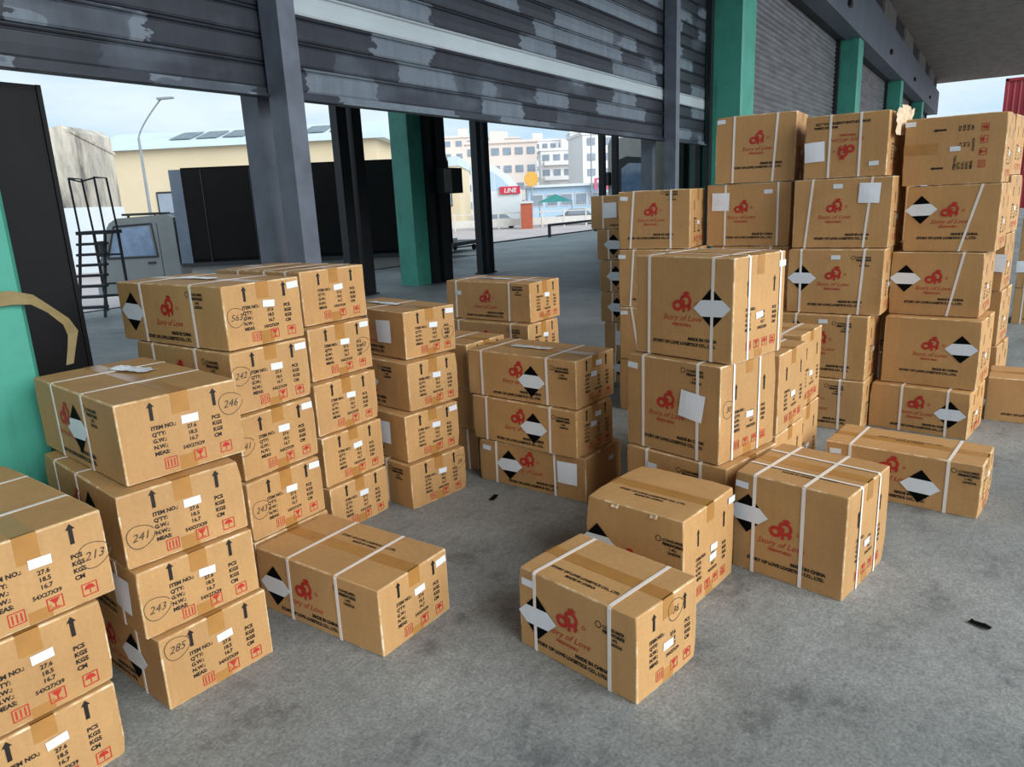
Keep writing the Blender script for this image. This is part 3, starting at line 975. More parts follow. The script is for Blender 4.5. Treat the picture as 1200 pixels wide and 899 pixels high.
ST = 'strapped cartons stacked on the dock'
FL = 'cartons lying on the dock floor'
CARTONS = [
 # single cartons on the floor
 ('A', dict(straps=(.15, .79), hz=(.17, .45), logo=(.44, .60), maker=(.46, .15), cls=(.74, .66), stk=((.09, .84),), hand=(.62, .80, '36'), estk=((.5, .44),), top=(.47, .18), sub=1), 'front carton on the open floor, nearest the camera, with two white straps', FL),
 ('Bx', dict(big=1, straps=(), hz=(.13, .50), logo=(.42, .42), cls=(.80, .70), estk=((.58, .50), (.56, .40), (.93, .88)), top=(.5, .3), wear=1.2), 'strapless worn carton just behind the front carton, torn top edge', FL),
 ('C', dict(big=1, straps=(.20, .64), lstraps=(.30, .72), hz=(.14, .60), logo=(.45, .52), maker=(.5, .16), stk=((.08, .88),), estk=((.5, .4),), top=(.48, .25)), 'big cube carton strapped both ways, standing alone at right of the front group', FL),
 ('D', dict(straps=(.17, .80), hz=(.64, .42), logo=(.43, .72), maker=(.45, .16), cls=(.86, .75), stk=((.07, .82),), top=(.5, .55)), 'long low carton on the floor before the tall right stacks', FL),
 ('L0', dict(straps=(.28, .68), hz=(.15, .46), logo=(.40, .58), maker=(.42, .14), cls=(.70, .72), top=(.55, .65), estk=((.56, .64), (.90, .86)), wear=.6), 'flat carton on the floor in front of the left stacks', FL),
 ('F5', dict(straps=(.34,), logo=(.50, .55), maker=(.36, .2)), 'carton on the floor at the right edge, behind the tall stack', FL),
 # leftmost stack
 ('S0a', dict(estk=((.56, .66),)), 'lowest carton of the stack cut off by the left edge', ST),
 ('S0b', dict(estk=((.56, .66),)), 'middle carton of the stack cut off by the left edge', ST),
 ('S0c', dict(straps=(.3, .72), hand=(.90, .52, '213'), estk=((.56, .66),)), 'top carton of the stack cut off by the left edge', ST),
 # four-high stack by the turquoise column
 ('S1a', dict(hz=(.72, .5), hand=(.14, .80, '285')), 'floor carton, circled 285, in the four-high stack by the turquoise column', ST),
 ('S1b', dict(paper=(.82, .55), hand=(.12, .40, '243')), 'second carton up in the four-high stack by the turquoise column', ST),
 ('S1c', dict(hz=(.66, .5), straps=(.2, .5), hand=(.13, .40, '241')), 'third carton up in the four-high stack by the turquoise column', ST),
 ('S1d', dict(straps=(.27, .64), hz=(.53, .5), logo=(.38, .62), cls=(.68, .74), hand=(.92, .70, '246'), wear=.5), 'top carton, crumpled film on its lid, in the stack by the turquoise column', ST),
 # five-high stack behind it
 ('S2a', dict(), 'hidden floor carton behind the flat floor carton', ST),
 ('S2b', dict(hand=(.14, .50, '243'), estk=((.56, .64), (.90, .88))), 'carton just above the flat floor carton, circled number at left', ST),
 ('S2c', dict(hand=(.05, .55, '241'), estk=((.56, .64), (.90, .88))), 'third carton up in the five-high stack left of the grey mullion', ST),
 ('S2d', dict(hand=(.10, .62, '242'), straps=(.2, .66), cls=(.76, .72), estk=((.56, .64), (.90, .88))), 'second carton from the top in the five-high stack left of the grey mullion', ST),
 ('S2e', dict(straps=(.25, .73), hz=(.14, .50), logo=(.49, .62), cls=(.72, .76), hand=(.14, .50, '563'), estk=((.56, .64), (.90, .88))), 'top carton with black diamond, circled 563, in front of the truck cab', ST),
 # five-high stack of smaller ends
 ('S3a', dict(), 'floor carton of the five-high stack right of the circled-number stack', ST),
 ('S3b', dict(), 'second carton up in the five-high stack right of the circled-number stack', ST),
 ('S3c', dict(), 'middle carton of the five-high stack right of the circled-number stack', ST),
 ('S3d', dict(hand=(.86, .5, '40'), estk=((.56, .64), (.90, .90))), 'fourth carton up, under the top one, below the grey mullion', ST),
 ('S3e', dict(straps=(.3, .6, .85)), 'top carton directly below the grey steel mullion', ST),
 # four-high stack in the middle left
 ('S4a', dict(straps=(.70,), cls=(.78, .75), hand=(.88, .70, '38')), 'floor carton of the four-high stack left of the diamond-label stack', ST),
 ('S4b', dict(straps=(.3,), paper=(.72, .56), estk=((.56, .64), (.90, .88))), 'second carton up with a paper sheet, left of the diamond-label stack', ST),
 ('S4c', dict(straps=(.3,), hz=(.50, .5), cls=(.68, .76)), 'third carton up, no paper, left of the diamond-label stack', ST),
 ('S4d', dict(straps=(.5,), paper=(.73, .55), hand=(.84, .42, '41'), estk=((.56, .64), (.90, .88))), 'top carton with a paper sheet, left of the diamond-label stack', ST),
 # three-high stack with diamonds
 ('S5a', dict(straps=(.17, .73), hz=(.30, .50), logo=(.47, .70), maker=(.52, .14), paper=(.84, .60), stk=((.08, .82),), end=False, estk=((.7, .7),)), 'floor carton with both diamond and paper sheet, middle of the scene', ST),
 ('S5b', dict(straps=(.14, .76), hz=(.61, .48), logo=(.46, .66), cls=(.82, .72), estk=((.45, .6), (.58, .78))), 'middle carton of the three-high stack with diamond labels', ST),
 ('S5c', dict(straps=(.14, .75), hz=(.61, .46), logo=(.47, .66), cls=(.82, .72), estk=((.45, .62), (.58, .82))), 'top carton of the three-high stack with diamond labels', ST),
 ('S5xa', dict(straps=(.9,)), 'floor carton in the dim gap behind the diamond-label stack', ST),
 ('S5xb', dict(straps=(.3,)), 'middle carton in the dim gap behind the diamond-label stack', ST),
 ('S5xc', dict(straps=(.3, .7)), 'top carton in the gap left of the diamond-label stack', ST),
 ('S6a', dict(), 'hidden floor carton under the stack behind the diamond-label stack', ST),
 ('S6b', dict(), 'hidden second carton behind the diamond-label stack', ST),
 ('S6c', dict(straps=(.15, .80), cls=(.78, .75)), 'half-hidden carton right under the one before the dark hall floor', ST),
 ('S6d', dict(straps=(.12, .76), logo=(.48, .60), cls=(.80, .80), stk=((.15, .68),)), 'lone-topped carton standing out before the dark hall floor', ST),
 # big cube stack in the middle
 ('S7a', dict(big=1, straps=(.22, .76), cls=(.58, .80), stk=((.27, .82),), logo=(.4, .45)), 'bottom carton of the big cube stack, mostly behind the floor cartons', ST),
 ('S7b', dict(big=1, straps=(.19, .78), lstraps=(.22, .68), cls=(.66, .86), logo=(.44, .56), paper=(.72, .56), ptilt=8, stk=((.07, .88),), hand=(.14, .55, '30')), 'big cube carton with a tilted paper sheet over the emblem side', ST),
 ('S7c', dict(big=1, straps=(.15, .80), lstraps=(.28, .90), logo=(.50, .55), maker=(.52, .16), hz=(.80, .52), estk=((.5, .42), (.93, .88))), 'top big cube carton with large emblem and diamond, centre of the scene', ST),
 ('S7da', dict(big=1), 'lower carton right behind the big cube stack', ST),
 ('S7db', dict(big=1, wear=1.3), 'upper carton with crushed lid right behind the big cube stack', ST),
 ('S7ea', dict(big=1), 'lower far carton at the tail of the big cube row', ST),
 ('S7eb', dict(big=1, wear=1.3), 'upper far carton at the tail of the big cube row', ST),
 # behind it, left
 ('S8b', dict(big=1), 'floor carton of the stack behind the top big cube', ST),
 ('S8c', dict(big=1, stk=((.07, .9),), straps=((.3, .18), .7)), 'second carton up behind the top big cube', ST),
 ('S8d', dict(big=1, stk=((.05, .88),), straps=((.17, .22), .7)), 'third carton up behind the top big cube', ST),
 ('S8e', dict(big=1, straps=((.17, .22), .74), logo=(.46, .66), maker=(.45, .2), cls=(.66, .90), stk=((.08, .88),)), 'top carton of the stack left of the tall right wall of cartons', ST),
 ('S9a', dict(hz=(.25, .5)), 'lowest carton of the dim stack at the back by the opening', ST),
 ('S9b', dict(paper=(.25, .5)), 'second carton up in the dim stack at the back by the opening', ST),
 ('S9c', dict(hz=(.22, .5)), 'third carton up in the dim stack at the back by the opening', ST),
 ('S9d', dict(hz=(.22, .5)), 'fourth carton up in the dim stack at the back by the opening', ST),
 ('S9e', dict(hz=(.22, .5)), 'fifth carton up, right under the paper one at the back', ST),
 ('S9f', dict(paper=(.25, .56)), 'topmost back carton with a paper sheet, against the bright yard', ST),
 # tall wall of cartons at the right
 ('S10a', dict(big=1), 'floor carton of the column below the green column', ST),
 ('S10b', dict(big=1), 'second carton of the column below the green column', ST),
 ('S10c', dict(big=1), 'third carton of the column below the green column', ST),
 ('S10d', dict(big=1, straps=(.23, .86), logo=(.42, .62), paper=(.17, .72), ptilt=1, stk=((.74, .86),)), 'fourth-row carton with paper at its left, below the green column', ST),
 ('S10e', dict(big=1, straps=(.23, (.73, .77)), logo=(.52, .65), maker=(.53, .24), stk=((.07, .93),)), 'top-row carton directly below the big green column', ST),
 ('S11a', dict(big=1, straps=(.2, .74), cls=(.62, .80), logo=(.42, .6)), 'floor carton of the middle column in the tall right wall', ST),
 ('S11b', dict(big=1, straps=(.18, .78), hz=(.19, .70), cls=(.66, .82), stk=((.5, .9),), logo=(.46, .62)), 'second-row carton of the middle column in the tall right wall', ST),
 ('S11c', dict(big=1, straps=(.15, (.77, .80)), hz=(.16, .55), cls=(.72, .82), stk=((.51, .88),), logo=(.49, .62)), 'third-row carton with diamond, middle column of the tall right wall', ST),
 ('S11d', dict(big=1, straps=((.14, .20), (.75, .80)), paper=(.78, .78), ptilt=2, stk=((.46, .89),), logo=(.43, .60)), 'fourth-row carton with paper at its right, middle column', ST),
 ('S11e', dict(big=1, flip=1, straps=(.31, .68), logo=(.52, .42), maker=(.45, .85), paper=(.13, .43), ptilt=-3, stk=((.85, .20),)), 'upside-down printed top carton with a torn pale end', ST),
 ('S12a', dict(big=1, straps=(.33, .79), hz=(.82, .50), logo=(.48, .66)), 'floor carton of the tall right column, behind the long low carton', ST),
 ('S12b', dict(big=1, straps=(), hz=(.82, .58), logo=(.50, .62), maker=(.5, .22), wear=1.2), 'strapless second-row carton of the tall right column, diamond at right', ST),
 ('S12c', dict(big=1, straps=((.66, .78),), hz=(.17, .58), logo=(.48, .60), maker=(.5, .22)), 'third-row carton with slanting strap and diamond, tall right column', ST),
 ('S12d', dict(big=1, straps=((.62, .80),), hz=(.17, .64), logo=(.48, .62), maker=(.47, .22)), 'fourth-row carton with slanting strap, under the sideways-printed carton', ST),
 ('S12e', dict(big=1, straps=(), end_on_long=1, stk=((.05, .92), (.52, .52)), wear=1.2), 'sideways-printed top carton with red symbols, tall right column', ST),
 ('S13a', dict(big=1), 'floor carton of the sliver of stack behind the tall right column', ST),
 ('S13b', dict(big=1), 'second carton in the sliver of stack behind the tall right column', ST),
 ('S13c', dict(big=1, paper=(.9, .5)), 'third carton, with paper, in the sliver of stack at the right edge', ST),
 ('S13d', dict(big=1), 'fourth carton in the sliver of stack at the right edge', ST),
 ('S13e', dict(big=1), 'top carton in the sliver of stack at the right edge', ST),
 ('S15a', dict(big=1), 'lowest carton seen only in the dark gap beside the tall right column', ST),
 ('S15b', dict(big=1), 'second carton seen only in the dark gap beside the tall right column', ST),
 ('S15c', dict(big=1), 'third carton seen only in the dark gap beside the tall right column', ST),
 ('S15d', dict(big=1), 'fourth carton seen only in the dark gap beside the tall right column', ST),
 ('S15e', dict(big=1), 'topmost carton seen only in the dark gap beside the tall right column', ST),
 ('S14a', dict(big=1), 'far floor carton peeking in at the right edge', ST),
 ('S14b', dict(big=1, paper=(.1, .6)), 'far second-row carton peeking in at the right edge', ST),
 ('S14c', dict(big=1), 'far third-row carton peeking in at the right edge', ST),
]
ROOT = {}
for _k, _spec, _lab, _grp in CARTONS:
    ROOT[_k] = carton(_k, _spec, _lab, _grp)

# torn pale flap at the end of the upside-down carton
def crumple(nx, ny, sx, sy, amp, seed, mat, name, parent, loc, rot):
    o = Vector((seed * 3.1, seed * 1.7, 0))
    m = MB()
    rnd = random.Random(seed)
    edge = [rnd.uniform(.75, 1.05) for _ in range(nx + 1)]
    def f(u, v):
        k = edge[min(nx, int(u * nx + .5))]
        p = Vector(((u - .5) * sx, (v - .5) * sy * (k if v > .5 else 1), 0))
        p.z = amp * (noise.noise(p * 22 + o) + .6 * noise.noise(p * 60 + o))
        return p
    m.grid(f, nx, ny)
    return put(name, m.mesh(name, mat), parent, loc, rot)
_L, _W, _H = BOX['S11e'][3:6]
for _i, (_y, _a) in enumerate(((-.12, 12), (.0, 35), (.11, 60))):
    crumple(8, 8, .13, .17, .012, 3 + _i, 'torn', 'torn_flap', ROOT['S11e'], (_L / 2 + .035, _y, _H - .065 + .01 * _i), (R(90), R(6 * _i), R(90 - _a * .4)))
# crumpled plastic film on lids; its white stands in for glare
_L, _W, _H = BOX['S1d'][3:6]
crumple(12, 6, .22, .07, .006, 11, 'film', 'plastic_film', ROOT['S1d'], (-.12, .06, _H + .008), (0, 0, .25))
for _k, _s in (('S2e', 21), ('S5c', 22), ('S6d', 23), ('S4d', 24)):
    _L, _W, _H = BOX[_k][3:6]
    crumple(10, 5, .26, .06, .004, _s, 'film', 'plastic_film', ROOT[_k], (-.05, 0, _H + .006), (0, 0, .05))
# torn nicks along the top edge of the strapless carton
_L, _W, _H = BOX['Bx'][3:6]
for _x in (-.08, .10):
    crumple(6, 5, .035, .02, .008, 30 + int(_x * 100), 'torn', 'torn_nick', ROOT['Bx'], (_x, -_W / 2 - .004, _H - .008), (R(55), 0, 0))
# tape across the side-lying carton
_L, _W, _H = BOX['S12e'][3:6]
MB().box(-_L / 2 - .001, -_L / 2 + .19, -_W / 2 - .0009, -_W / 2 + .006, _H * .46, _H * .62).build('packing_tape', 'tape', ROOT['S12e'])
# scraps of dark tape lying on the floor
for _x, _y, _s, _lab in ((3.06, 2.18, 41, 'small dark scrap on the floor between the left and middle stacks'), (2.90, -.10, 42, 'dark scrap on the open floor at the right')):
    _o = crumple(6, 4, .07, .03, .006, _s, 'label_black', 'floor_scrap', None, (_x, _y, .008), (0, 0, _s))
    tag(_o, _lab, 'scrap')

# ------------------------------------------------------------------ truck with a black cargo body, seen through the opening
_f = Vector((math.cos(_A), math.sin(_A), 0)); _r = Vector((math.sin(_A), -math.cos(_A), 0))
t = thing('truck', 'grey truck with open black cargo body parked beyond the dock', 'truck', _f * 19.6 + _r * -10.85 + Vector((0, 0, -.9)), _A - math.pi / 2 + R(3))
# cab, front to the left; profile in local XZ
_w = 1.9
prof = [(0, .55), (.02, 1.25), (.12, 1.55), (.46, 2.38), (.66, 2.50), (2.0, 2.56), (2.12, 2.46), (2.14, .55)]
cab = MB().prism([(x, 0, z) for x, z in prof][::-1], (0, _w, 0)).build('cab', 'cab', t)
win = MB().prism([(.36, -.012, 1.52), (.60, -.012, 2.24), (1.48, -.012, 2.28), (1.54, -.012, 1.52)], (0, .02, 0))
win.build('side_window', 'glass', cab)
fr = MB()
for a, b in (((.30, 1.48), (.58, 2.30)), ((.58, 2.30), (1.55, 2.34)), ((1.55, 2.34), (1.60, 1.48)), ((1.60, 1.48), (.30, 1.48))):
    fr.tube([(a[0], -.01, a[1]), (b[0], -.01, b[1])], .022, 6)
fr.build('window_frame', 'kerb', cab)
MB().prism([(.10, .15, 1.60), (.36, .15, 2.30), (.36, _w - .15, 2.30), (.10, _w - .15, 1.60)], (-.02, 0, .01)).build('windscreen', 'glass', cab)
MB().box(1.68, 1.695, -.006, .002, .7, 2.35).build('door_seam', 'kerb', cab)
MB().box(1.32, 1.52, -.03, .0, 1.30, 1.35).build('door_handle', 'kerb', cab)
MB().box(.22, .30, -.28, -.04, 1.55, 1.95).build('wing_mirror', 'kerb', cab)
MB().box(.70, 1.50, .3, 1.5, 2.56, 2.62).build('roof_rack', 'kerb', cab)
for x in (.75, 1.45): MB().box(x, x + .04, .5, .56, 2.46, 2.58).build('rack_foot', 'kerb', cab)
MB().box(-.12, .05, .05, _w - .05, .5, .8).build('bumper', 'chrome', cab)
MB().box(.0, 9.3, .3, 1.7, .45, .7).build('chassis', 'kerb', t)
def wheel(parent, x, y, r=.45):
    w = MB().tube([(x, y, r), (x, y + .06, r), (x, y + .24, r), (x, y + .28, r)], [r * .9, r, r, r * .9], 20).build('wheel', 'rubber', parent)
    MB().tube([(x, y - .01, r), (x, y + .05, r)], [r * .5, r * .55], 14).build('hub', 'chrome', w)
for x in (.95, 7.0):
    for y in (.02, 1.7): wheel(t, x, y)
cargo = MB()
cx0, cx1, cy1 = 2.2, 9.4, 2.3
cargo.box(cx0 + .3, cx1, 0, cy1, 1.22, 1.35)
cargo.box(cx0 + .3, cx1, 0, .04, 1.3, 3.7)
cargo.box(cx0 + .3, cx1, cy1 - .04, cy1, 1.3, 3.7)
cargo.box(cx0 + .3, cx1, 0, cy1, 3.66, 3.7)
cargo.build('cargo_tarpaulin', 'black', t)
MB().box(cx0, cx0 + .3, -.03, cy1, 1.22, 3.66).build('cargo_bulkhead', 'cargo_edge', t)
MB().box(cx0, cx1, -.03, 0.0, 1.16, 1.26).build('cargo_rail', 'kerb', t)
for i in range(5): MB().tube([(3 + i * 1.25, -.02, 1.25), (3 + i * 1.25, -.02, 3.65)], .012, 6).build('tarpaulin_rope', 'kerb', t)
MB().box(2.4, 9.3, .05, .12, .25, 1.18).build('side_guard', 'plastic_grey', t)

# grey truck inside, past the slate mullion
t = thing('delivery_truck', 'warm grey truck front with dark windscreen, between the right posts', 'truck', (27.0, 10.9, 0))
b = MB().prism([(0, 0, .4), (0, 0, 3.5), (0, .12, 3.75), (0, 1.88, 3.75), (0, 2.0, 3.5), (0, 2.0, .4)], (5.5, 0, 0)).build('body', 'van', t)
MB().prism([(-.03, .18, 1.35), (-.03, .18, 2.7), (-.03, .35, 2.95), (-.03, 1.2, 3.05), (-.03, 1.65, 2.9), (-.03, 1.8, 2.6), (-.03, 1.8, 1.35)], (.05, 0, 0)).build('windscreen_frame', 'kerb', b)
MB().prism([(-.05, .28, 1.45), (-.05, .28, 2.55), (-.05, .45, 2.75), (-.05, 1.1, 2.8), (-.05, 1.4, 2.6), (-.05, 1.4, 1.45)], (.03, 0, 0)).build('windscreen', 'glass', b)
MB().box(-.12, 0, .1, 1.9, .35, .7).build('bumper', 'kerb', b)
MB().box(-.25, -.02, 1.86, 2.12, 2.0, 2.5).build('wing_mirror', 'kerb', b)
for x in (.8, 4.4):
    for y in (0.0, 1.72): wheel(t, x, y, .48)

# black access steps beside the truck cab
t = thing('access_steps', 'black metal steps with tall handrails left of the truck cab', 'steps', _f * 12.5 + _r * -7.12, _A - math.pi / 2)
for x in (0, .42):
    MB().tube([(x, -.45, .02), (x, .0, 1.38)], .026, 6).build('stringer', 'kerb', t)
    MB().tube([(x, .42, .02), (x, .42, 1.38)], .026, 6).build('leg', 'kerb', t)
    MB().tube([(x, .0, 1.38), (x - .03, .02, 2.28)], .017, 6).build('handrail_post', 'kerb', t)
    MB().tube([(x - .03, .02, 2.28), (x - .03, .40, 2.28), (x, .42, 1.38)], .017, 6).build('handrail', 'kerb', t)
MB().tube([(-.03, .02, 2.27), (.15, .02, 2.22), (.39, .02, 2.27)], .014, 6).build('handrail_bar', 'kerb', t)
MB().box(-.05, .47, -.04, .46, 1.36, 1.42).build('platform', 'kerb', t)
for i in range(7):
    z = .17 + i * .17; q = 1 - z / 1.38
    MB().box(-.02, .44, -.45 * q - .08, -.45 * q + .08, z, z + .04).build('step', 'kerb', t)
MB().tube([(0, .42, .5), (.42, .42, .5)], .018, 6).build('cross_bar', 'kerb', t)
MB().tube([(0, .42, 1.0), (.42, .42, 1.0)], .018, 6).build('cross_bar', 'kerb', t)

# low black pallet trolley on the far floor, beside the yard column
t = thing('pallet_trolley', 'low dark trolley on the hall floor right of the switch box', 'trolley', (19.2, 15.2, 0), R(10))
MB().box(-.6, 1.9, -.5, .5, .22, .34).build('deck', 'kerb', t)
for x, y in ((-.4, -.4), (-.4, .34), (1.6, -.4), (1.6, .34)): MB().tube([(x, y, .1), (x, y + .07, .1)], .1, 12).build('wheel', 'rubber', t)
MB().box(-.2, .5, -.3, .2, .34, .48).build('load', 'paper', t)
t = thing('barrier_rail', 'low dark barrier frame at the yard edge behind the back carton', 'barrier', (27.5, 15.9, 0))
MB().box(0, 9, 0, .1, .46, .56).build('top_rail', 'kerb', t)
for x in (0, 4.4, 8.9): MB().box(x, x + .1, 0, .1, 0, .46).build('post', 'kerb', t)

# ------------------------------------------------------------------ beyond the yard
def frame_dirs():
    f = Vector((math.cos(_A), math.sin(_A), 0)); r = Vector((math.sin(_A), -math.cos(_A), 0))
    return f, r
FWD, RGT = frame_dirs()
def place(lateral, depth, z=-.9):
    """metres to the right of / ahead of the camera, as a world point"""
    return FWD * depth + RGT * lateral + Vector((0, 0, z))
YAW = _A - math.pi / 2               # local x to the right, local y away from the camera
def bthing(name, label, cat, lateral, depth, turn=0.0, group=None):
    p = place(lateral, depth)
    return thing(name, label, cat, p, YAW + R(turn), group)

# weathered gable building at the left (35 m away)
t = bthing('weathered_building', 'stained old building with a gable roofline behind the truck cab', 'building', -26.0, 36, 0)
MB().prism([(0, 0, 0), (5.9, 0, 0), (5.9, 0, 6.55), (5.5, 0, 6.85), (5.0, 0, 6.75), (3.2, 0, 6.2), (0, 0, 5.9)], (0, 3.6, 0)).build('gable_wall', 'stained', t)
MB().prism([(5.7, -.02, 6.55), (5.96, -.02, 6.5), (5.96, 3.7, 5.7), (5.7, 3.7, 5.75)], (0, 0, .14)).build('roof_edge', 'stained', t)
MB().box(.6, 5.98, -.12, 3.65, 0, 3.1).build('painted_lower_wall', 'wall_white', t)
# long beige warehouse
t = bthing('beige_warehouse', 'long beige warehouse with a pale metal roof behind the truck', 'building', -33, 60, -3)
MB().box(0, 23.4, 0, 14, 0, 7.7).build('wall', 'beige', t)
rf = MB().prism([(-.6, -.6, 7.6), (-.6, 7, 9.6), (-.6, 14.6, 7.6)], (24.8, 0, 0)).build('roof', 'roof_blue', t)
for i in range(7):
    MB().prism([(6 + i * 2.2, 2.6, 8.50), (7.7 + i * 2.2, 2.6, 8.50), (7.7 + i * 2.2, 5.4, 9.24), (6 + i * 2.2, 5.4, 9.24)], (0, -.02, .06)).build('skylight', 'skylight', rf)
for x in (5.6, 15, 19.5): 
    w = MB().box(x, x + 1.5, -.08, .02, 2.6, 4.4).build('window', 'kerb', t)
    MB().box(x + .12, x + 1.38, -.10, -.08, 2.75, 4.25).build('pane', 'pane', w)
t = bthing('beige_warehouse', 'beige gabled hall right of the switch box column', 'building', -8.2, 78, -2)
MB().box(0, 3.7, 0, 14, 0, 6.2).build('wall', 'beige', t)
MB().prism([(-.2, -.1, 6.2), (3.8, -.1, 6.2), (3.8, -.1, 7.1), (3.2, -.1, 7.2)], (0, 14, 0)).build('roof', 'roof_blue', t)
w = MB().box(1.6, 2.9, -.08, .02, 2.2, 3.8).build('window', 'kerb', t); MB().box(1.7, 2.8, -.1, -.08, 2.3, 3.7).build('pane', 'pane', w)
# hall with a glazed gable
# (stands clear behind the beige hall)
t = bthing('glazed_hall', 'pale hall with blue glazed gable and red sign', 'building', -3.9, 93, 0)
MB().prism([(0, 0, 0), (6.2, 0, 0), (6.2, 0, 3.7), (5.0, 0, 5.2), (3.2, 0, 6.6), (1.4, 0, 7.3), (0, 0, 6.8)], (0, 12, 0)).build('gable_wall', 'wall_white', t)
for x0, x1, za, zb in ((.5, 1.6, 6.2, 6.4), (1.75, 2.9, 6.4, 5.9), (3.05, 4.1, 5.8, 4.9), (4.2, 5.0, 4.7, 4.0)):
    MB().prism([(x0, -.04, 3.8), (x1, -.04, 3.8), (x1, -.04, zb), (x0, -.04, za)], (0, .06, 0)).build('gable_pane', 'hall_blue', t)
sg = MB().box(3.5, 6.0, -.3, -.1, 3.3, 4.2).build('red_sign', 'sign_red', t)
sm = text_polys([('LINE', 0, 0, .75, 'CENTER', .15, .02)]).mesh('sign_lettering', 'sign_white')
put('sign_lettering', sm, sg, (4.75, -.32, 3.48), (R(90), 0, 0))
# low blue shop row
t = bthing('low_shop_row', 'low pale blue shop row below the apartments', 'building', 2.6, 80, 0)
MB().box(0, 10.4, 0, 8, 0, 3.7).build('wall', 'hall_blue', t)
MB().box(-.2, 10.6, -.5, 8.3, 3.7, 3.95).build('roof', 'wall_white', t)
for i in range(6):
    w = MB().box(.4 + i * 1.55, 1.7 + i * 1.55, -.06, .02, 1.7, 3.0).build('window', 'sign_white', t)
    MB().box(.5 + i * 1.55, 1.6 + i * 1.55, -.08, -.06, 1.8, 2.9).build('pane', 'pane', w)
t = bthing('round_sign', 'round yellow sign above the low shop row', 'sign', 3.0, 79, 0)
MB().tube([(0, 0, 0), (0, 0, 4.0)], .06, 8).build('pole', 'lamp_grey', t)
MB().tube([(0, -.08, 4.6), (0, .08, 4.6)], .75, 20).build('disc', 'sign_yellow', t)
t = bthing('shop_sign', 'pink box sign at the right end of the shop row', 'sign', 9.6, 79, 0)
MB().tube([(.7, 0, 0), (.7, 0, 3.2)], .06, 8).build('pole', 'lamp_grey', t)
fr = MB()
for x0, x1, z0, z1 in ((0, 1.5, 4.2, 4.4), (0, .3, 3.2, 4.2), (1.2, 1.5, 3.2, 4.2), (.55, .85, 3.2, 4.2)): fr.box(x0, x1, -.1, .1, z0, z1)
fr.build('panel', 'sign_pink', t)

# apartment blocks far behind
_wm = MB().box(-.75, .75, -.1, .1, -.65, .65).mesh('window', 'pane')
def apartments(lat, dep, w, h, turn, mat, label, nw, nf, balc=True):
    t = bthing('apartment_block', label, 'building', lat, dep, turn, 'apartment blocks on the skyline')
    MB().box(0, w, 0, 12, 0, h).build('wall', mat, t)
    MB().box(-.3, w + .3, -.3, 12.3, h, h + .5).build('parapet', mat, t)
    MB().box(w * .35, w * .55, 4, 8, h + .5, h + 2.6).build('roof_house', mat, t)
    dz = h / nf
    for f in range(nf):
        for i in range(nw):
            put('window', _wm, t, ((i + .5) * w / nw, -.06, (f + .55) * dz))
        if balc: MB().box(w * .05, w * .95, -1.0, 0, f * dz + .1, f * dz + .9).build('balcony', 'apt_white', t)
    return t
apartments(-7.0, 150, 14, 13.5, 0, 'apt_tan', 'tan apartment block above the glazed hall', 6, 4, False)
apartments(8.5, 165, 14, 12.6, 0, 'apt_white', 'white apartment block with long balconies in the centre gap', 6, 4)
apartments(15.0, 140, 9.5, 13.6, 8, 'apt_white', 'tallest pale apartment block beside the black post', 3, 5, False)
apartments(-60, 190, 26, 18, 0, 'apt_tan', 'brown roofed apartment block left of the twin posts', 8, 5, False)
apartments(-33.5, 190, 17.5, 14, 0, 'apt_white', 'low white block behind the far green column', 6, 4, False)
apartments(-15.5, 200, 12, 19, 0, 'apt_tan', 'tan tower right of the switch box', 4, 6, False)
apartments(4.5, 230, 15, 19.5, 0, 'apt_white', 'distant white block above the round yellow sign', 6, 6, False)
apartments(20.5, 225, 14, 21, 0, 'apt_white', 'distant tall white block behind the tallest pale block', 5, 6, False)
apartments(-2.5, 260, 9, 23, 0, 'apt_tan', 'thin distant tower above the glazed gable', 3, 7, False)
apartments(-88, 220, 22, 16, 0, 'apt_white', 'wide white block behind the stained building', 7, 4, False)

# pale fence along the street, with posts and panels
t = bthing('street_fence', 'pale fence along the far side of the yard', 'fence', -8.6, 68, 0)
for i in range(12):
    MB().box(i * 2, i * 2 + .12, -.06, .06, 0, 1.6).build('post', 'fence', t)
    MB().box(i * 2 + .12, i * 2 + 2, -.03, .03, .25, .9).build('panel', 'fence', t)
    MB().box(i * 2 + .12, i * 2 + 2, -.03, .03, 1.35, 1.45).build('rail', 'fence', t)
t = bthing('gate_pillar', 'terracotta gate pillar in the pale fence', 'pillar', 1.5, 66, 0)
MB().box(0, 1.0, 0, 1.0, 0, 2.2).build('shaft', 'brick_red', t)
MB().box(-.1, 1.1, -.1, 1.1, 2.2, 2.4).build('cap', 'sign_white', t)
t = bthing('market_canopy', 'small teal canopy right of the terracotta pillar', 'canopy', 3.3, 70, 0)
MB().prism([(0, 0, 2.2), (1.6, 0, 2.9), (3.2, 0, 2.2)], (0, 2.5, 0)).build('cover', 'teal', t)
for x in (.05, 3.1): MB().tube([(x, .1, 0), (x, .1, 2.2)], .05, 6).build('pole', 'lamp_grey', t)
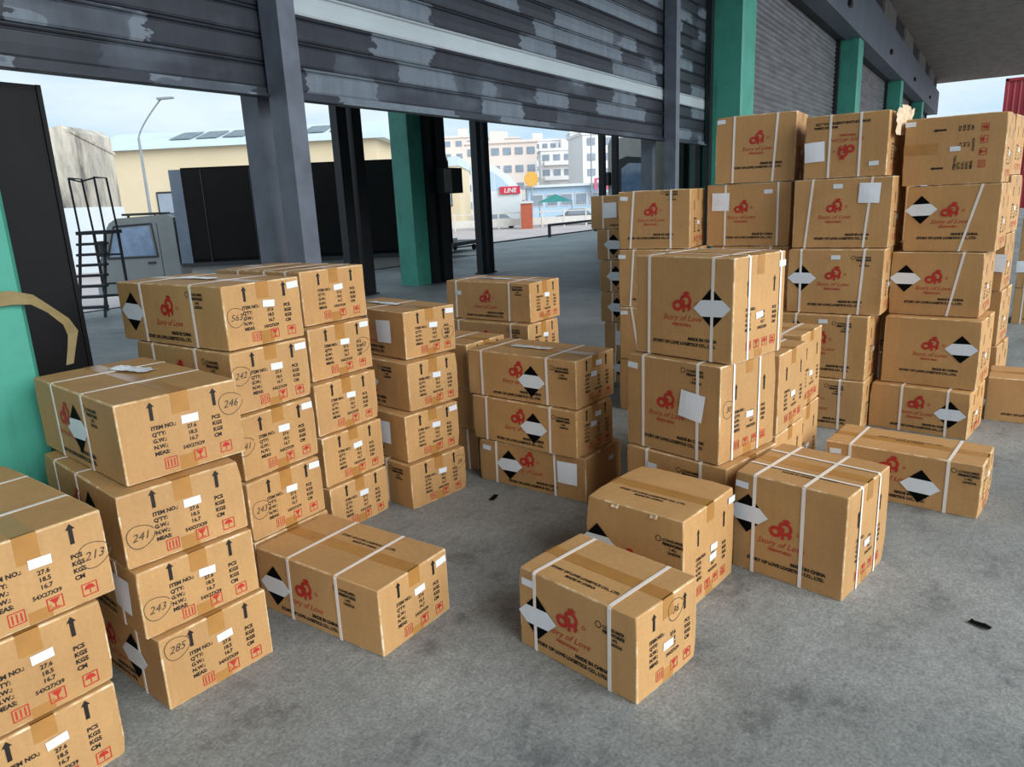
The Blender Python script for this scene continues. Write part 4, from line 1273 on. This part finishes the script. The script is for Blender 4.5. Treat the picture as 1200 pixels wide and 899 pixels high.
for i, (lat, dep, mat, lab) in enumerate(((-.6, 69, 'sign_white', 'white parked car left of the terracotta pillar'), (7.0, 71, 'cab', 'grey parked car right of the teal canopy'))):
    t = bthing('parked_car', lab, 'car', lat, dep, 0)
    MB().prism([(-2.0, 0, .3), (-2.0, 0, .85), (-1.2, 0, .95), (-.7, 0, 1.45), (.7, 0, 1.45), (1.3, 0, .95), (2.0, 0, .85), (2.0, 0, .3)][::-1], (0, 1.6, 0)).build('body', mat, t)
    MB().prism([(-1.05, -.02, .97), (-.62, -.02, 1.38), (.62, -.02, 1.38), (1.12, -.02, .97)], (0, .03, 0)).build('side_windows', 'pane', t)
    for x in (-1.2, 1.2): MB().tube([(x, -.02, .32), (x, .2, .32)], .32, 12).build('wheel', 'rubber', t)

def street_lamp(lat, dep, h, label, arm=1.6):
    t = bthing('street_lamp', label, 'lamp', lat, dep, 0, 'street lamps')
    MB().tube([(0, 0, 0), (.02, 0, h * .55), (.03, 0, h * .8)], [.07, .06, .05], 8).build('pole', 'lamp_grey', t)
    MB().tube([(.03 + (arm * .7 - .03) * q ** 1.3, 0, h * (.8 + .2 * q)) for q in [j / 8 for j in range(9)]], .03, 6).build('arm', 'lamp_grey', t)
    MB().prism([(arm * .62, -.1, h - .03), (arm * 1.0, -.1, h + .0), (arm * 1.0, -.1, h + .06), (arm * .62, -.1, h + .05)], (0, .2, 0)).build('lamp_head', 'lamp_grey', t)
street_lamp(-14.15, 30, 6.9, 'tall curved street lamp in front of the stained building')
street_lamp(7.3, 62, 9.5, 'thin street lamp in front of the white apartments', .5)

# red containers beyond the far end of the canopy
_cont = None
for i in range(3):
    t = thing('shipping_container', ('lowest', 'middle', 'topmost')[i] + ' red container past the end of the canopy', 'container', (54, -12, -.9 + i * 2.7), 0, 'red containers')
    m = MB()
    def cf(u, v):
        y = 12.2 * u
        k = (u * 40) % 1
        return (-.0 - (.05 if .25 < k < .75 else 0), y, 2.6 * v + .05)
    m.grid(cf, 160, 1)
    m.box(.02, 2.4, 0, 12.2, .05, 2.65)
    m.build('corrugated_side', 'container_red', t)
    for y in (0, 12.05): MB().box(-.09, .1, y, y + .15, 0, 2.7).build('corner_post', 'container_red', t)
    MB().box(-.09, .1, 0, 12.2, 2.55, 2.7).build('top_rail', 'container_red', t)
    MB().box(-.09, .1, 0, 12.2, 0, .15).build('bottom_rail', 'container_red', t)
